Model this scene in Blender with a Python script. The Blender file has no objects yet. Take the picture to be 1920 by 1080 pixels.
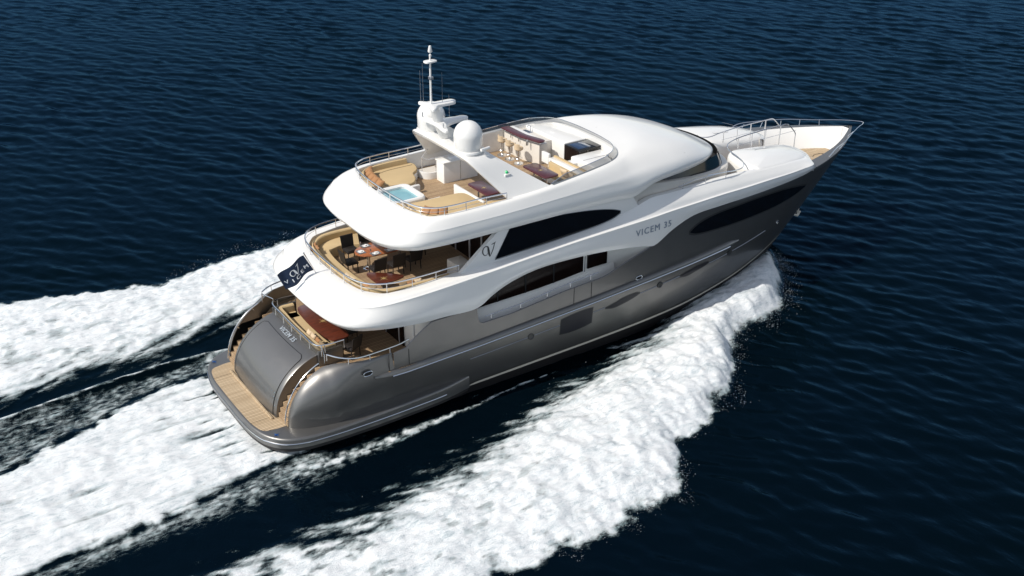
import bpy, bmesh, math, random
import numpy as np
from mathutils import Vector, Matrix
random.seed(7); rng = np.random.default_rng(7)
PI = math.pi
C = bpy.context.scene.collection
SC = bpy.context.scene
# ---------------------------------------------------------------- camera
cam_d = bpy.data.cameras.new("camera"); cam = bpy.data.objects.new("camera", cam_d); C.objects.link(cam)
FPX, YAW, PIT, ROL = 2112.507, 0.975546, 0.475655, 0.0032254
cam.location = (-11.4526, -36.3351, 24.5407)
cyw, syw, cp, sp = math.cos(YAW), math.sin(YAW), math.cos(PIT), math.sin(PIT)
fw = Vector((cyw*cp, syw*cp, -sp)); rt = Vector((syw, -cyw, 0)); up = rt.cross(fw)
cr, sr = math.cos(ROL), math.sin(ROL)
r2 = cr*rt + sr*up; u2 = -sr*rt + cr*up
M = Matrix((r2, u2, -fw)).transposed().to_4x4(); M.translation = cam.location
cam.matrix_world = M
cam_d.sensor_width = 36; cam_d.lens = FPX*36/1920; cam_d.clip_end = 9000; cam_d.clip_start = .5
SC.camera = cam
# ---------------------------------------------------------------- light
SUN_EL, SUN_AZ = math.radians(46), math.radians(174)      # azimuth of the sun from +x, counter-clockwise
sd = Vector((math.cos(SUN_EL)*math.cos(SUN_AZ), math.cos(SUN_EL)*math.sin(SUN_AZ), math.sin(SUN_EL)))
w = bpy.data.worlds.new("World"); SC.world = w; w.use_nodes = True
wn = w.node_tree; sky = wn.nodes.new('ShaderNodeTexSky'); sky.sky_type = 'NISHITA'; sky.sun_disc = False
sky.sun_elevation = SUN_EL; sky.sun_rotation = math.atan2(sd.x, sd.y); sky.air_density = 1.0; sky.dust_density = .6; sky.ozone_density = 1.4
bg = wn.nodes['Background']; bg.inputs[1].default_value = .14
hs_ = wn.nodes.new('ShaderNodeHueSaturation'); hs_.inputs['Saturation'].default_value = .55
wn.links.new(sky.outputs[0], hs_.inputs['Color']); wn.links.new(hs_.outputs[0], bg.inputs[0])
sl = bpy.data.lights.new("sun", 'SUN'); sl.energy = 4.4; sl.angle = math.radians(.53); sl.color = (1, .95, .87)
so = bpy.data.objects.new("sun", sl); C.objects.link(so); so.rotation_euler = sd.to_track_quat('Z', 'Y').to_euler(); so.location = (-30, 0, 60)
SC.view_settings.view_transform = 'Standard'; SC.view_settings.look = 'None'; SC.view_settings.exposure = 0.0; SC.view_settings.gamma = 1
SC.cycles.max_bounces = 8

# ---------------------------------------------------------------- materials
def mat(name, col, rough=.5, metal=0, coat=0, **kw):
    m = bpy.data.materials.new(name); m.use_nodes = True
    b = m.node_tree.nodes['Principled BSDF']
    b.inputs['Base Color'].default_value = (*col, 1); b.inputs['Roughness'].default_value = rough
    b.inputs['Metallic'].default_value = metal; b.inputs['Coat Weight'].default_value = coat
    b.inputs['Coat Roughness'].default_value = .04
    for k, v in kw.items(): b.inputs[k].default_value = v
    return m
class NT:
    def __init__(s, m): s.t = m.node_tree; s.n = s.t.nodes; s.l = s.t.links; s.b = s.n['Principled BSDF']
    def new(s, typ, **kw):
        n = s.n.new('ShaderNode'+typ)
        for k, v in kw.items():
            if k in n.inputs.keys(): n.inputs[k].default_value = v
            else: setattr(n, k, v)
        return n
    def link(s, a, b): s.l.new(a, b)
    def math(s, op, a, b=None, clamp=False):
        n = s.n.new('ShaderNodeMath'); n.operation = op; n.use_clamp = clamp
        for i, q in enumerate((a, b)):
            if q is None: continue
            if isinstance(q, (int, float)): n.inputs[i].default_value = q
            else: s.l.new(q, n.inputs[i])
        return n.outputs[0]
    def noise(s, scale, detail=4, rough=.5, vec=None, dist=0):
        n = s.n.new('ShaderNodeTexNoise'); n.inputs['Scale'].default_value = scale; n.inputs['Detail'].default_value = detail
        n.inputs['Roughness'].default_value = rough; n.inputs['Distortion'].default_value = dist
        s.l.new(vec if vec is not None else s.pos(), n.inputs['Vector']); return n.outputs[0]
    def pos(s):
        if not hasattr(s, '_p'): s._p = s.n.new('ShaderNodeNewGeometry').outputs['Position']
        return s._p
    def ramp(s, fac, stops):
        r = s.n.new('ShaderNodeValToRGB'); s.l.new(fac, r.inputs[0])
        while len(r.color_ramp.elements) < len(stops): r.color_ramp.elements.new(.5)
        for e, (p, c) in zip(r.color_ramp.elements, stops): e.position = p; e.color = (*c, 1) if len(c) == 3 else c
        return r.outputs[0]
    def bump(s, h, strength=.2, dist=.01):
        b = s.n.new('ShaderNodeBump'); b.inputs['Strength'].default_value = strength; b.inputs['Distance'].default_value = dist
        s.l.new(h, b.inputs['Height']); return b.outputs[0]
def paint(name, col, rough, metal, coat, var=.06, wob=.15):
    m = mat(name, col, rough, metal, coat); t = NT(m)
    a = t.noise(.9, 3); c = t.ramp(a, [(.3, tuple(q*(1-var) for q in col)), (.7, tuple(min(1, q*(1+var)) for q in col))])
    t.link(c, t.b.inputs['Base Color'])
    r = t.noise(4, 2); t.link(t.math('ADD', t.math('MULTIPLY', r, .10), rough-.05), t.b.inputs['Roughness'])
    t.link(t.bump(t.noise(1.3, 2), wob, .01), t.b.inputs['Normal'])
    return m
WHITE = paint('white_gelcoat', (.78, .768, .74), .3, 0, .6, .015, .12)
CREAM = paint('cream_gelcoat', (.66, .62, .56), .4, 0, .3, .02, .1)
CREAML = paint('pale_cream_gelcoat', (.88, .85, .79), .5, 0, .3, .02, .1)
GREY = paint('metallic_grey_paint', (.196, .190, .182), .40, .80, .35, .03, .03)
GREYD = paint('dark_grey_trim', (.05, .05, .05), .4, .3, .2)
SILV = paint('silver_grey_trim', (.30, .31, .33), .3, .7, .4)
STRIPE = mat('cream_stripe', (.62, .57, .48), .5)
ANTIF = paint('dark_antifouling', (.02, .018, .018), .6, 0, 0)
CHROME = mat('polished_steel', (.72, .73, .75), .14, 1)
WPOST = mat('white_steel', (.78, .78, .78), .25, .6)
GLASS = mat('black_window_glass', (.005, .006, .008), .05, 0, .15, **{'Specular IOR Level': .4})
GLASSB = mat('brown_tinted_glass', (.010, .005, .004), .18, 0, 0, **{'Specular IOR Level': .25})
TAN = paint('tan_canvas_upholstery', (.50, .37, .20), .85, 0, 0, .05, .3)
TAND = paint('brown_canvas_upholstery', (.21, .15, .085), .85, 0, 0, .05, .3)
ORANGE = paint('rust_orange_fabric', (.33, .165, .07), .85, 0, 0, .12, .3)
BEIGEC = paint('sand_fabric', (.58, .45, .30), .85, 0, 0, .1, .3)
GOLD = mat('brass_inlay', (.75, .55, .22), .3, .6)
RATTAN = paint('black_rattan', (.012, .009, .008), .6, 0, 0, .3, .3)
NAVY = paint('navy_cloth', (.006, .02, .055), .8, 0, 0, .1, .3)
LETTER = mat('blue_grey_lettering', (.27, .31, .36), .4, .2)
LETTERW = mat('white_print', (.75, .76, .78), .6)
SILVL = mat('silver_lettering', (.42, .46, .50), .4, .3)
BLUEL = mat('blue_star_metal', (.03, .12, .35), .3, .5)
PORC = mat('white_porcelain', (.8, .8, .8), .2, 0, .5)
GREENM = mat('green_lens', (.02, .45, .15), .3)
BLACKP = mat('black_plastic', (.01, .01, .01), .4)
POOLW = mat('tub_water', (.20, .50, .58), .05, 0, .3)
m = POOLW; t = NT(m); t.link(t.bump(t.noise(3.5, 3), .5, .03), t.b.inputs['Normal'])
t.link(t.ramp(t.noise(1.1, 2), [(.3, (.17, .37, .42)), (.7, (.25, .46, .51))]), t.b.inputs['Base Color'])
def glass_mat(name, col, alpha):
    m = mat(name, col, .05, 0, .5); m.node_tree.nodes['Principled BSDF'].inputs['Alpha'].default_value = alpha; return m
TINT = glass_mat('tinted_windscreen_glass', (.03, .05, .07), .62)
CLEAR = glass_mat('clear_guard_glass', (.10, .09, .07), .42)
def teak_mat(name, axis, pitch=.105, col=((.30, .20, .115), (.44, .31, .185))):
    m = mat(name, col[0], .65); t = NT(m)
    sx = t.n.new('ShaderNodeSeparateXYZ'); t.link(t.pos(), sx.inputs[0])
    v = sx.outputs[axis]; o = sx.outputs[1-axis]
    q = t.math('MULTIPLY', v, 1/pitch); f = t.math('FRACT', q); idx = t.math('FLOOR', q)
    wn_ = t.n.new('ShaderNodeTexWhiteNoise'); wn_.noise_dimensions = '1D'; t.link(idx, wn_.inputs['W'])
    mp = t.n.new('ShaderNodeMapping'); mp.inputs['Scale'].default_value = (1.2, 14, 1) if axis == 1 else (14, 1.2, 1); t.link(t.pos(), mp.inputs[0])
    g = t.noise(1.6, 5, .6, mp.outputs[0])
    s = t.math('ADD', t.math('MULTIPLY', g, .6), t.math('MULTIPLY', wn_.outputs[0], .4))
    c = t.ramp(s, [(.25, col[0]), (.75, col[1])])
    seam = t.math('LESS_THAN', t.math('ABSOLUTE', t.math('SUBTRACT', f, .5)), .40)
    mx = t.n.new('ShaderNodeMix'); mx.data_type = 'RGBA'; t.link(seam, mx.inputs['Factor']); mx.inputs['A'].default_value = (.075, .05, .03, 1); t.link(c, mx.inputs['B'])
    t.link(mx.outputs['Result'], t.b.inputs['Base Color'])
    t.link(t.bump(t.math('ADD', t.math('MULTIPLY', g, .3), seam), .25, .004), t.b.inputs['Normal'])
    return m
TEAK = teak_mat('teak_planks_lengthwise', 1)
TEAKX = teak_mat('teak_planks_crosswise', 0)
TEAKP = teak_mat('pale_teak_planks', 1, .09, ((.42, .31, .19), (.56, .43, .28)))
def wood(name, a, b, rough=.28):
    m = mat(name, a, rough, 0, .25); t = NT(m)
    mp = t.n.new('ShaderNodeMapping'); mp.inputs['Scale'].default_value = (1.5, 9, 9); t.link(t.pos(), mp.inputs[0])
    t.link(t.ramp(t.noise(1.5, 6, .6, mp.outputs[0], .4), [(.3, a), (.7, b)]), t.b.inputs['Base Color']); return m
MAHOG = wood('polished_mahogany', (.045, .010, .006), (.13, .030, .014))
PURPLE = wood('polished_purpleheart', (.045, .010, .014), (.105, .024, .030))
OAK = wood('varnished_cherry', (.26, .085, .035), (.42, .15, .06), .25)

# ---------------------------------------------------------------- helpers
def mk(name, bm, m, parent=None, smooth=35, label=None):
    me = bpy.data.meshes.new(name); bm.normal_update(); bm.to_mesh(me); bm.free()
    if smooth:
        me.shade_smooth()
        if smooth < 180: me.set_sharp_from_angle(angle=math.radians(smooth))
    o = bpy.data.objects.new(name, me); C.objects.link(o)
    for q in (m if isinstance(m, (list, tuple)) else [m]): me.materials.append(q)
    if parent: o.parent = parent
    if label: o['label'] = label
    return o
def thing(name, label, cat, loc=(0, 0, 0), rz=0, group=None):
    o = bpy.data.objects.new(name, None); C.objects.link(o); o.location = loc; o.rotation_euler = (0, 0, rz)
    o.empty_display_size = .3; o['label'] = label; o['category'] = cat
    if group: o['group'] = group
    return o
def tag(o, label, cat, group=None):
    o['label'] = label; o['category'] = cat
    if group: o['group'] = group
    return o
def dup(root, loc, rz, label=None, s=1):
    r = root.copy(); C.objects.link(r); r.location = loc; r.rotation_euler = (0, 0, rz); r.scale = (s, s, s)
    if label: r['label'] = label
    for ch in list(root.children):
        c = ch.copy(); C.objects.link(c); c.parent = r
        for g in ch.children:
            d = g.copy(); C.objects.link(d); d.parent = c
    return r
def cat1(p0, p1, p2, p3, t):
    return .5*((2*p1)+(-p0+p2)*t+(2*p0-5*p1+4*p2-p3)*t*t+(-p0+3*p1-3*p2+p3)*t**3)
def spl(P, n=8, closed=False):
    P = [np.array(p, float) for p in P]; N = len(P); out = []
    rngs = range(N if closed else N-1)
    for i in rngs:
        if closed: a, b, c, d = P[(i-1) % N], P[i], P[(i+1) % N], P[(i+2) % N]
        else:
            b, c = P[i], P[i+1]; a = P[i-1] if i > 0 else 2*b-c; d = P[i+2] if i+2 < N else 2*c-b
        for k in range(n): out.append(cat1(a, b, c, d, k/n))
    if not closed: out.append(P[-1])
    return out
def spl_c(P, n=8, closed=False):
    "centripetal-like: resample control polygon so unequal spacing does not overshoot"
    P = [np.array(p, float) for p in P]; N = len(P); out = []
    for i in range(N if closed else N-1):
        if closed: a, b, c, d = P[(i-1) % N], P[i], P[(i+1) % N], P[(i+2) % N]
        else:
            b, c = P[i], P[i+1]; a = P[i-1] if i > 0 else 2*b-c; d = P[i+2] if i+2 < N else 2*c-b
        t0 = 0; t1 = t0+max(1e-4, np.linalg.norm(b-a))**.5; t2 = t1+max(1e-4, np.linalg.norm(c-b))**.5; t3 = t2+max(1e-4, np.linalg.norm(d-c))**.5
        for k in range(n):
            t = t1+(t2-t1)*k/n
            A1 = (t1-t)/(t1-t0)*a+(t-t0)/(t1-t0)*b; A2 = (t2-t)/(t2-t1)*b+(t-t1)/(t2-t1)*c; A3 = (t3-t)/(t3-t2)*c+(t-t2)/(t3-t2)*d
            B1 = (t2-t)/(t2-t0)*A1+(t-t0)/(t2-t0)*A2; B2 = (t3-t)/(t3-t1)*A2+(t-t1)/(t3-t1)*A3
            out.append((t2-t)/(t2-t1)*B1+(t-t1)/(t2-t1)*B2)
    if not closed: out.append(P[-1])
    return out
def grid(bm, rows, cu=False, cv=False, mi=0, flip=False):
    V = [[bm.verts.new(tuple(p)) for p in r] for r in rows]; nr, nc = len(V), len(V[0])
    for i in range(nr-(0 if cu else 1)):
        for j in range(nc-(0 if cv else 1)):
            q = [V[i][j], V[i][(j+1) % nc], V[(i+1) % nr][(j+1) % nc], V[(i+1) % nr][j]]
            if flip: q.reverse()
            try: f = bm.faces.new(q); f.material_index = mi
            except ValueError: pass
    return V
def mir(p): return (p[0], -p[1], p[2])
def loft(curves, nu=5, nv=1, join=False):
    "curves: control lists of equal length on the starboard side, lowest first. join: they start on the centreline"
    full = [[mir(p) for p in reversed(c)][:-1]+list(c) if join else list(c) for c in curves]
    R = [spl_c(c, nu) for c in full]
    if nv > 1:
        cols = [spl_c([R[i][j] for i in range(len(R))], nv) for j in range(len(R[0]))]
        R = [[cols[j][i] for j in range(len(cols))] for i in range(len(cols[0]))]
    return R
def weld(bm, d=.002): bmesh.ops.remove_doubles(bm, verts=bm.verts, dist=d)
def recalc(bm): bmesh.ops.recalc_face_normals(bm, faces=bm.faces)
def offs(O, d):
    "inset of a closed 2-D outline (counter-clockwise) by d"
    n = len(O); out = []
    for i in range(n):
        a, b, c = O[i-1], O[i], O[(i+1) % n]
        t1 = np.array([b[0]-a[0], b[1]-a[1]]); t2 = np.array([c[0]-b[0], c[1]-b[1]])
        t1 /= max(1e-9, np.linalg.norm(t1)); t2 /= max(1e-9, np.linalg.norm(t2))
        nn = np.array([-(t1[1]+t2[1]), t1[0]+t2[0]]); L = np.linalg.norm(nn)
        nn = nn/L if L > 1e-6 else np.array([-t1[1], t1[0]])
        cs = max(.6, nn @ np.array([-t1[1], t1[0]]))
        out.append((b[0]+nn[0]*d/cs, b[1]+nn[1]*d/cs))
    return out
def area(O): return .5*sum(O[i-1][0]*O[i][1]-O[i][0]*O[i-1][1] for i in range(len(O)))
def ccw(O): return O if area(O) > 0 else O[::-1]
def slab(bm, O, z0, z1, r=0, n=3, zf=None, bottom=True, mi=0, rb=0):
    "solid with outline O between z0 and z1, top edge rounded by r; zf(x,y) added to the top z"
    O = ccw([(p[0], p[1]) for p in O]); zf = zf or (lambda x, y: 0)
    rows = []
    if rb:
        for k in range(n+1):
            a = PI/2*k/n; rows.append([(x, y, z0+rb*(1-math.sin(a))) for x, y in offs(O, rb*(1-math.cos(PI/2-a)) if 0 else rb*(1-math.sin(a)))][:])
        rows = [[(x, y, z0+rb*(1-math.cos(PI/2*k/n))) for x, y in offs(O, rb*(1-math.sin(PI/2*k/n)))] for k in range(n+1)]
    else: rows.append([(x, y, z0) for x, y in O])
    if r:
        for k in range(n+1):
            a = PI/2*k/n; rows.append([(x, y, z1-r*(1-math.sin(a))+zf(x, y)) for x, y in offs(O, r*(1-math.cos(a)))])
    else: rows.append([(x, y, z1+zf(x, y)) for x, y in O])
    V = grid(bm, rows, cv=True, mi=mi)
    f = bm.faces.new(V[-1]); f.material_index = mi
    if bottom: f = bm.faces.new(V[0][::-1]); f.material_index = mi
def rrect(x0, y0, x1, y1, r=.1, n=4):
    out = []
    for cx, cy, a0 in ((x1-r, y1-r, 0), (x0+r, y1-r, 90), (x0+r, y0+r, 180), (x1-r, y0+r, 270)):
        for k in range(n+1):
            a = math.radians(a0+90*k/n); out.append((cx+r*math.cos(a), cy+r*math.sin(a)))
    return out
def box(bm, x0, y0, z0, x1, y1, z1, r=.02, rc=None):
    slab(bm, rrect(x0, y0, x1, y1, rc if rc else max(r, .01), 3), z0, z1, r, 2)
def tube(bm, P, r, n=8, closed=False, caps=True, taper=None):
    P = [Vector(p) for p in P]; N = len(P); rows = []; prev = None
    for i in range(N):
        if closed: t = (P[(i+1) % N]-P[i-1])
        else: t = P[min(i+1, N-1)]-P[max(i-1, 0)]
        t.normalize()
        if prev is None:
            a = Vector((0, 0, 1)) if abs(t.z) < .9 else Vector((1, 0, 0)); u = t.cross(a).normalized()
        else:
            u = (prev-t*prev.dot(t)); u.normalize()
        prev = u; v = t.cross(u); rr = r if taper is None else r*taper[i]
        rows.append([P[i]+rr*(math.cos(2*PI*k/n)*u+math.sin(2*PI*k/n)*v) for k in range(n)])
    V = grid(bm, rows, cu=closed, cv=True)
    if caps and not closed: bm.faces.new(V[0][::-1]); bm.faces.new(V[-1])
def lathe(bm, prof, c=(0, 0, 0), n=24, caps=True):
    rows = [[(c[0]+r*math.cos(2*PI*k/n), c[1]+r*math.sin(2*PI*k/n), c[2]+z) for k in range(n)] for r, z in prof]
    V = grid(bm, rows, cv=True)
    if caps: bm.faces.new(V[0][::-1]); bm.faces.new(V[-1])
def prism_y(bm, O, y0, y1, bev=0):
    "outline in x-z extruded along y"
    a = [bm.verts.new((x, y0, z)) for x, z in O]; b = [bm.verts.new((x, y1, z)) for x, z in O]; n = len(O)
    bm.faces.new(a); bm.faces.new(b[::-1])
    for i in range(n): bm.faces.new((a[i], b[i], b[(i+1) % n], a[(i+1) % n]))
def ribbon(bm, P, Q): return grid(bm, [P, Q])
def text_mesh(body, fn, size=1.0, off=.02, ext=.0, space=1.0, fat=0):
    cu = bpy.data.curves.new('tmp_text', 'FONT'); cu.body = body; cu.size = size; cu.offset = off; cu.extrude = ext; cu.space_character = space
    cu.align_x = 'CENTER'; cu.align_y = 'CENTER'; cu.resolution_u = 3
    ob = bpy.data.objects.new('tmp_text', cu); C.objects.link(ob)
    dg = bpy.context.evaluated_depsgraph_get(); me = bpy.data.meshes.new_from_object(ob.evaluated_get(dg))
    bm = bmesh.new(); bm.from_mesh(me)
    if fat:   # heavier strokes: the same letters again, shifted a little and each a hair deeper
        me2 = me.copy(); 
        for k, dx in enumerate((-fat, fat)):
            me2.transform(Matrix.Translation((dx if k == 0 else dx*2, 0, -.0015))); bm.from_mesh(me2)
        bpy.data.meshes.remove(me2)
    for v in bm.verts: v.co = Vector(fn(v.co.x, v.co.y, v.co.z))
    bpy.data.objects.remove(ob); bpy.data.curves.remove(cu); bpy.data.meshes.remove(me)
    return bm
def BM(): return bmesh.new()
def interp(x, T):
    if x <= T[0][0]: return T[0][1]
    for (a, p), (b, q) in zip(T, T[1:]):
        if x <= b: return p+(q-p)*(x-a)/(b-a)
    return T[-1][1]
# ================================================================ YACHT
Y = thing('motor_yacht', 'large grey and white three-deck motor yacht speeding across dark blue sea', 'yacht')
def part(name, bm, m, parent=None, smooth=35, label=None): return mk(name, bm, m, parent or Y, smooth, label)
XS = [(-1.2, 27.6), (-.6, 28.4), (0, 29.4), (.28, 29.85), (1.39, 30.84), (3.19, 32.5), (5.3, 34.4), (6, 35.0)]
BZ = [(-1.2, 2.2), (-.3, 3.35), (.4, 3.62), (1.4, 3.78), (2.4, 3.87), (5.5, 3.9)]
PZ = [(-1.2, 1.9), (0, 2.2), (5.3, 4)]
def hb(x, z):
    B = interp(z, BZ)
    if x <= 16: return B
    u = min(1, (x-16)/(interp(z, XS)-16)); return B*(1-u**interp(z, PZ))
SHEER = [(5.2, 3.1), (5.66, 3.16), (5.95, 3.4), (6.32, 3.62), (6.86, 3.94), (8.86, 3.97), (8.9, 3.9), (8.92, 3.80), (8.86, 3.6), (8.90, 3.35), (9.17, 3.18)]
SHX = [(5.2, 3.1), (5.75, 3.18), (6.0, 3.40), (6.32, 3.62), (6.86, 3.94), (8.90, 3.97), (8.935, 3.60), (8.98, 3.36), (9.06, 3.24), (9.2, 3.19), (10.55, 3.20),
       (13.17, 3.45), (15.0, 3.53), (15.4, 3.60), (15.92, 3.80), (17.2, 4.16), (17.75, 4.31), (18.73, 4.84), (19.3, 5.08), (19.9, 5.22), (21, 5.28), (24, 5.30), (34.4, 5.3)]
def sheer(x): return interp(x, SHX)
# ---- hull outer skin
bm = BM(); rows = []
xl = sorted(set([5.2, 5.5, 5.75, 5.9] + [a for a, b in SHX if a < 16] + list(np.arange(6, 16, .5))))
VL = [0, .08, .16, .24, .34, .44, .54, .64, .74, .84, .92, .97, 1]
def zl(v, s): return -1.2+v*(s+1.2)
for x in xl: rows.append([(x, -hb(x, zl(v, sheer(x))), zl(v, sheer(x))) for v in VL]+[(x, -hb(x, sheer(x))+.03, sheer(x)+.03)])
for k in range(0, 71):
    u = (k/70)**.9; r = []
    for v in VL:
        x = 16+u*14
        for it in range(4): z = zl(v, sheer(x)); x = 16+u*(interp(z, XS)-16)
        B = interp(z, BZ)*(1-u**interp(z, PZ)); r.append((x, -B, z))
    r.append((r[-1][0], r[-1][1]+.03*(1-u), r[-1][2]+.03)); rows.append(r)
for s in (1, -1):
    V = grid(bm, [[(p[0], p[1]*s, p[2]) for p in r] for r in rows], flip=(s < 0))
# stern wings
def PR(x): 
    c = min(1, max(0, (3.5-x)/2.3)); z = .75+2.33*math.sqrt(max(0, 1-c*c)); return z if x < 3.5 else 3.08+.02*(x-3.5)/1.7
YI = [(1.2, 2.85), (2.7, 2.98), (3.1, 3.2), (3.6, 3.52), (4.2, 3.66), (5.2, 3.72)]
DR = [(1.2, 0), (1.5, .5), (2.0, 1.0), (2.6, 1.1), (3.2, .8), (3.7, .5), (4.4, .22), (5.2, .06)]
wing = []
for k in range(0, 41):
    x = 1.2+4.0*(k/40)**1.6; P = PR(x); yi = interp(x, YI); yo = yi+(hb(x, 1.5)-yi)*min(1, max(0, (x-1.2)/1.7))**.5
    d = min(interp(x, DR), P-.75+.0001); r = []
    for j in range(9):
        a = PI/2*j/8; r.append((x, -(yi+(yo-yi)*math.sin(a)), P-d*(1-math.cos(a))))
    zb = P-d
    for j in range(1, 9):
        z = zb+(-1.2-zb)*(j/8); f = min(1, (yo-yi)/(hb(x, 1.5)-yi+1e-6)); r.append((x, -(yo+f*(hb(x, z)-hb(x, 1.5)) if z < zb-.3 else yo), z))
    wing.append([(p[0], p[1], p[2]) for p in [(x, -yi, max(.2, min(P-.05, 2.3) if x < 3 else 2.35))]+r])
for s in (1, -1): grid(bm, [[(p[0], p[1]*s, p[2]) for p in r] for r in wing], flip=(s > 0))
# transom plate under the platform
grid(bm, [[(1.3, y, z) for y in (-3.1, 3.1)] for z in (-1.2, .6)])
bmesh.ops.remove_doubles(bm, verts=bm.verts, dist=.004); recalc(bm)
for f in bm.faces:
    c = f.calc_center_median()
    if c.z < -5: f.material_index = 1
hull = part('hull', bm, [GREY, ANTIF])
def surf_strip(T, off=.012, rows=6, n=40, z_inset=0):
    "strip on the hull side: T = (x, z_low, z_high)"
    x0, x1 = T[0][0], T[-1][0]; L = [(a, b) for a, b, c in T]; H = [(a, c) for a, b, c in T]; out = []
    for i in range(n+1):
        x = x0+(x1-x0)*i/n; a, b = interp(x, L), interp(x, H); out.append([(x, -(hb(x, a+(b-a)*j/rows)+off), a+(b-a)*j/rows) for j in range(rows+1)])
    return out
def both(bm, rows):
    for s in (1, -1): grid(bm, [[(p[0], p[1]*s, p[2]) for p in r] for r in rows], flip=(s > 0))
def smoothT(T, n=6):
    P = spl_c([(a, b, c) for a, b, c in T], n); return [tuple(p) for p in P]
# antifouling band, cream chine stripe
ZST = [(5, .34), (9, .42), (14.5, .5), (20, .66), (24, .95), (26, 1.2), (27.6, 1.5)]
bm = BM()
both(bm, surf_strip([(4.2, -1.15, .30)]+[(x, -1.15, interp(x, ZST)-.06) for x in np.arange(5, 28, 1.)]+[(28.3, -1.1, 1.2)], .012, 8, 80))
part('bottom_paint', bm, ANTIF)
bm = BM(); both(bm, surf_strip([(8.2, interp(8.2, ZST)-.03, interp(8.2, ZST)-.02)]+[(x, interp(x, ZST)-.05, interp(x, ZST)+.06) for x in np.arange(9, 27.5, .8)]+[(28, 1.52, 1.53)], .03, 2, 80)); part('chine_stripe', bm, STRIPE)
# rub rail
RR = [(4.35, 2.33), (4.7, 2.26), (5.65, 2.22), (9, 2.31), (14.26, 2.55), (20.1, 2.9), (23.0, 3.08)]
for s in (1, -1):
    bm = BM(); P = []; TP = []
    xs_ = list(np.linspace(4.35, 23.1, 80))
    for i, x in enumerate(xs_):
        z = interp(x, RR); P.append((x, -s*(hb(x, z)+.01), z)); TP.append(min(1, .35+i/5, .25+(79-i)/4))
    rows = []
    for i, p in enumerate(P):
        r = []
        for k in range(9):
            a = -PI/2+PI*k/8; r.append((p[0], p[1]-s*.14*math.cos(a)*TP[i], p[2]+.10*math.sin(a)*TP[i]*(2.0 if a > 0 else 1)))
        rows.append(r)
    grid(bm, rows, flip=(s < 0)); rr = part('rub_rail', bm, GREY)
    bm = BM(); tube(bm, [(p[0], p[1]-s*.14, p[2]) for p in P[3:-3]], .03, 6); part('steel_strip', bm, CHROME, rr)
# lower style line with portholes, oval and square windows
SL = [(8.6, 1.72), (9.3, 1.74), (13, 1.90), (16, 2.08), (19.6, 2.38), (21.5, 2.5), (23.6, 2.72), (26, 2.98)]
bm = BM()
for s in (1, -1):
    for xa, xb in ((8.6, 11.33), (11.67, 12.95), (14.68, 15.3), (17.2, 18.12), (18.48, 19.45), (21.25, 22.42), (22.78, 25.2)):
        bm = BM(); tube(bm, [(x, -s*(hb(x, interp(x, SL))+.005), interp(x, SL)) for x in np.linspace(xa, xb, 14)], .02, 5); part('style_line', bm, SILV)
def hull_window(T, m=GLASS, frame=.05, name='hull_window', fm=GREYD):
    T = smoothT(T, 8); cx = .5*(T[0][0]+T[-1][0]); L = T[-1][0]-T[0][0]
    for s in (1, -1):
        bm = BM(); F = [(cx+(a-cx)*(1+2*frame/L), b-frame, c+frame) for a, b, c in T]
        grid(bm, [[(p[0], p[1]*s, p[2]) for p in r] for r in surf_strip(F, .008, 8, 50)], flip=(s > 0)); o = part(name, bm, fm)
        bm = BM(); grid(bm, [[(p[0], p[1]*s, p[2]) for p in r] for r in surf_strip(T, .016, 8, 50)], flip=(s > 0)); part('pane', bm, m, o)
DGL = mat('dark_grey_window_glass', (.016, .016, .022), .3, 0, 0, **{'Specular IOR Level': .3})
hull_window([(13.0, 1.45, 2.14), (13.5, 1.40, 2.22), (14.2, 1.44, 2.26), (14.62, 1.52, 2.24)], DGL, .035)
hull_window([(15.35, 1.98, 2.0), (15.8, 1.90, 2.10), (16.3, 1.96, 2.22), (16.9, 2.10, 2.26), (17.15, 2.2, 2.22)], DGL, .035)
hull_window([(19.5, 2.32, 2.34), (19.9, 2.25, 2.44), (20.4, 2.33, 2.54), (21.0, 2.45, 2.58), (21.2, 2.53, 2.55)], DGL, .035)
hull_window([(19.82, 4.38, 4.42), (20.1, 4.27, 4.60), (20.65, 4.20, 4.79), (21.5, 4.16, 4.91), (22.5, 4.14, 4.95), (23.9, 4.14, 4.98), (25.75, 4.18, 4.90), (27.2, 4.30, 4.66), (27.85, 4.45, 4.49)], GLASS, .07)
for x in (11.5, 18.3, 22.6):
    for s in (1, -1):
        z = interp(x, SL); bm = BM(); rows = []
        for r_, o_ in ((.15, .005), (.15, .03), (.12, .035), (.10, .012), (.0, .012)):
            rows.append([(x+r_*math.cos(2*PI*k/16), -s*(hb(x+r_*math.cos(2*PI*k/16), z)+o_), z+r_*math.sin(2*PI*k/16)) for k in range(16)])
        grid(bm, rows, cv=True); recalc(bm); part('porthole', bm, GREYD)
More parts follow.
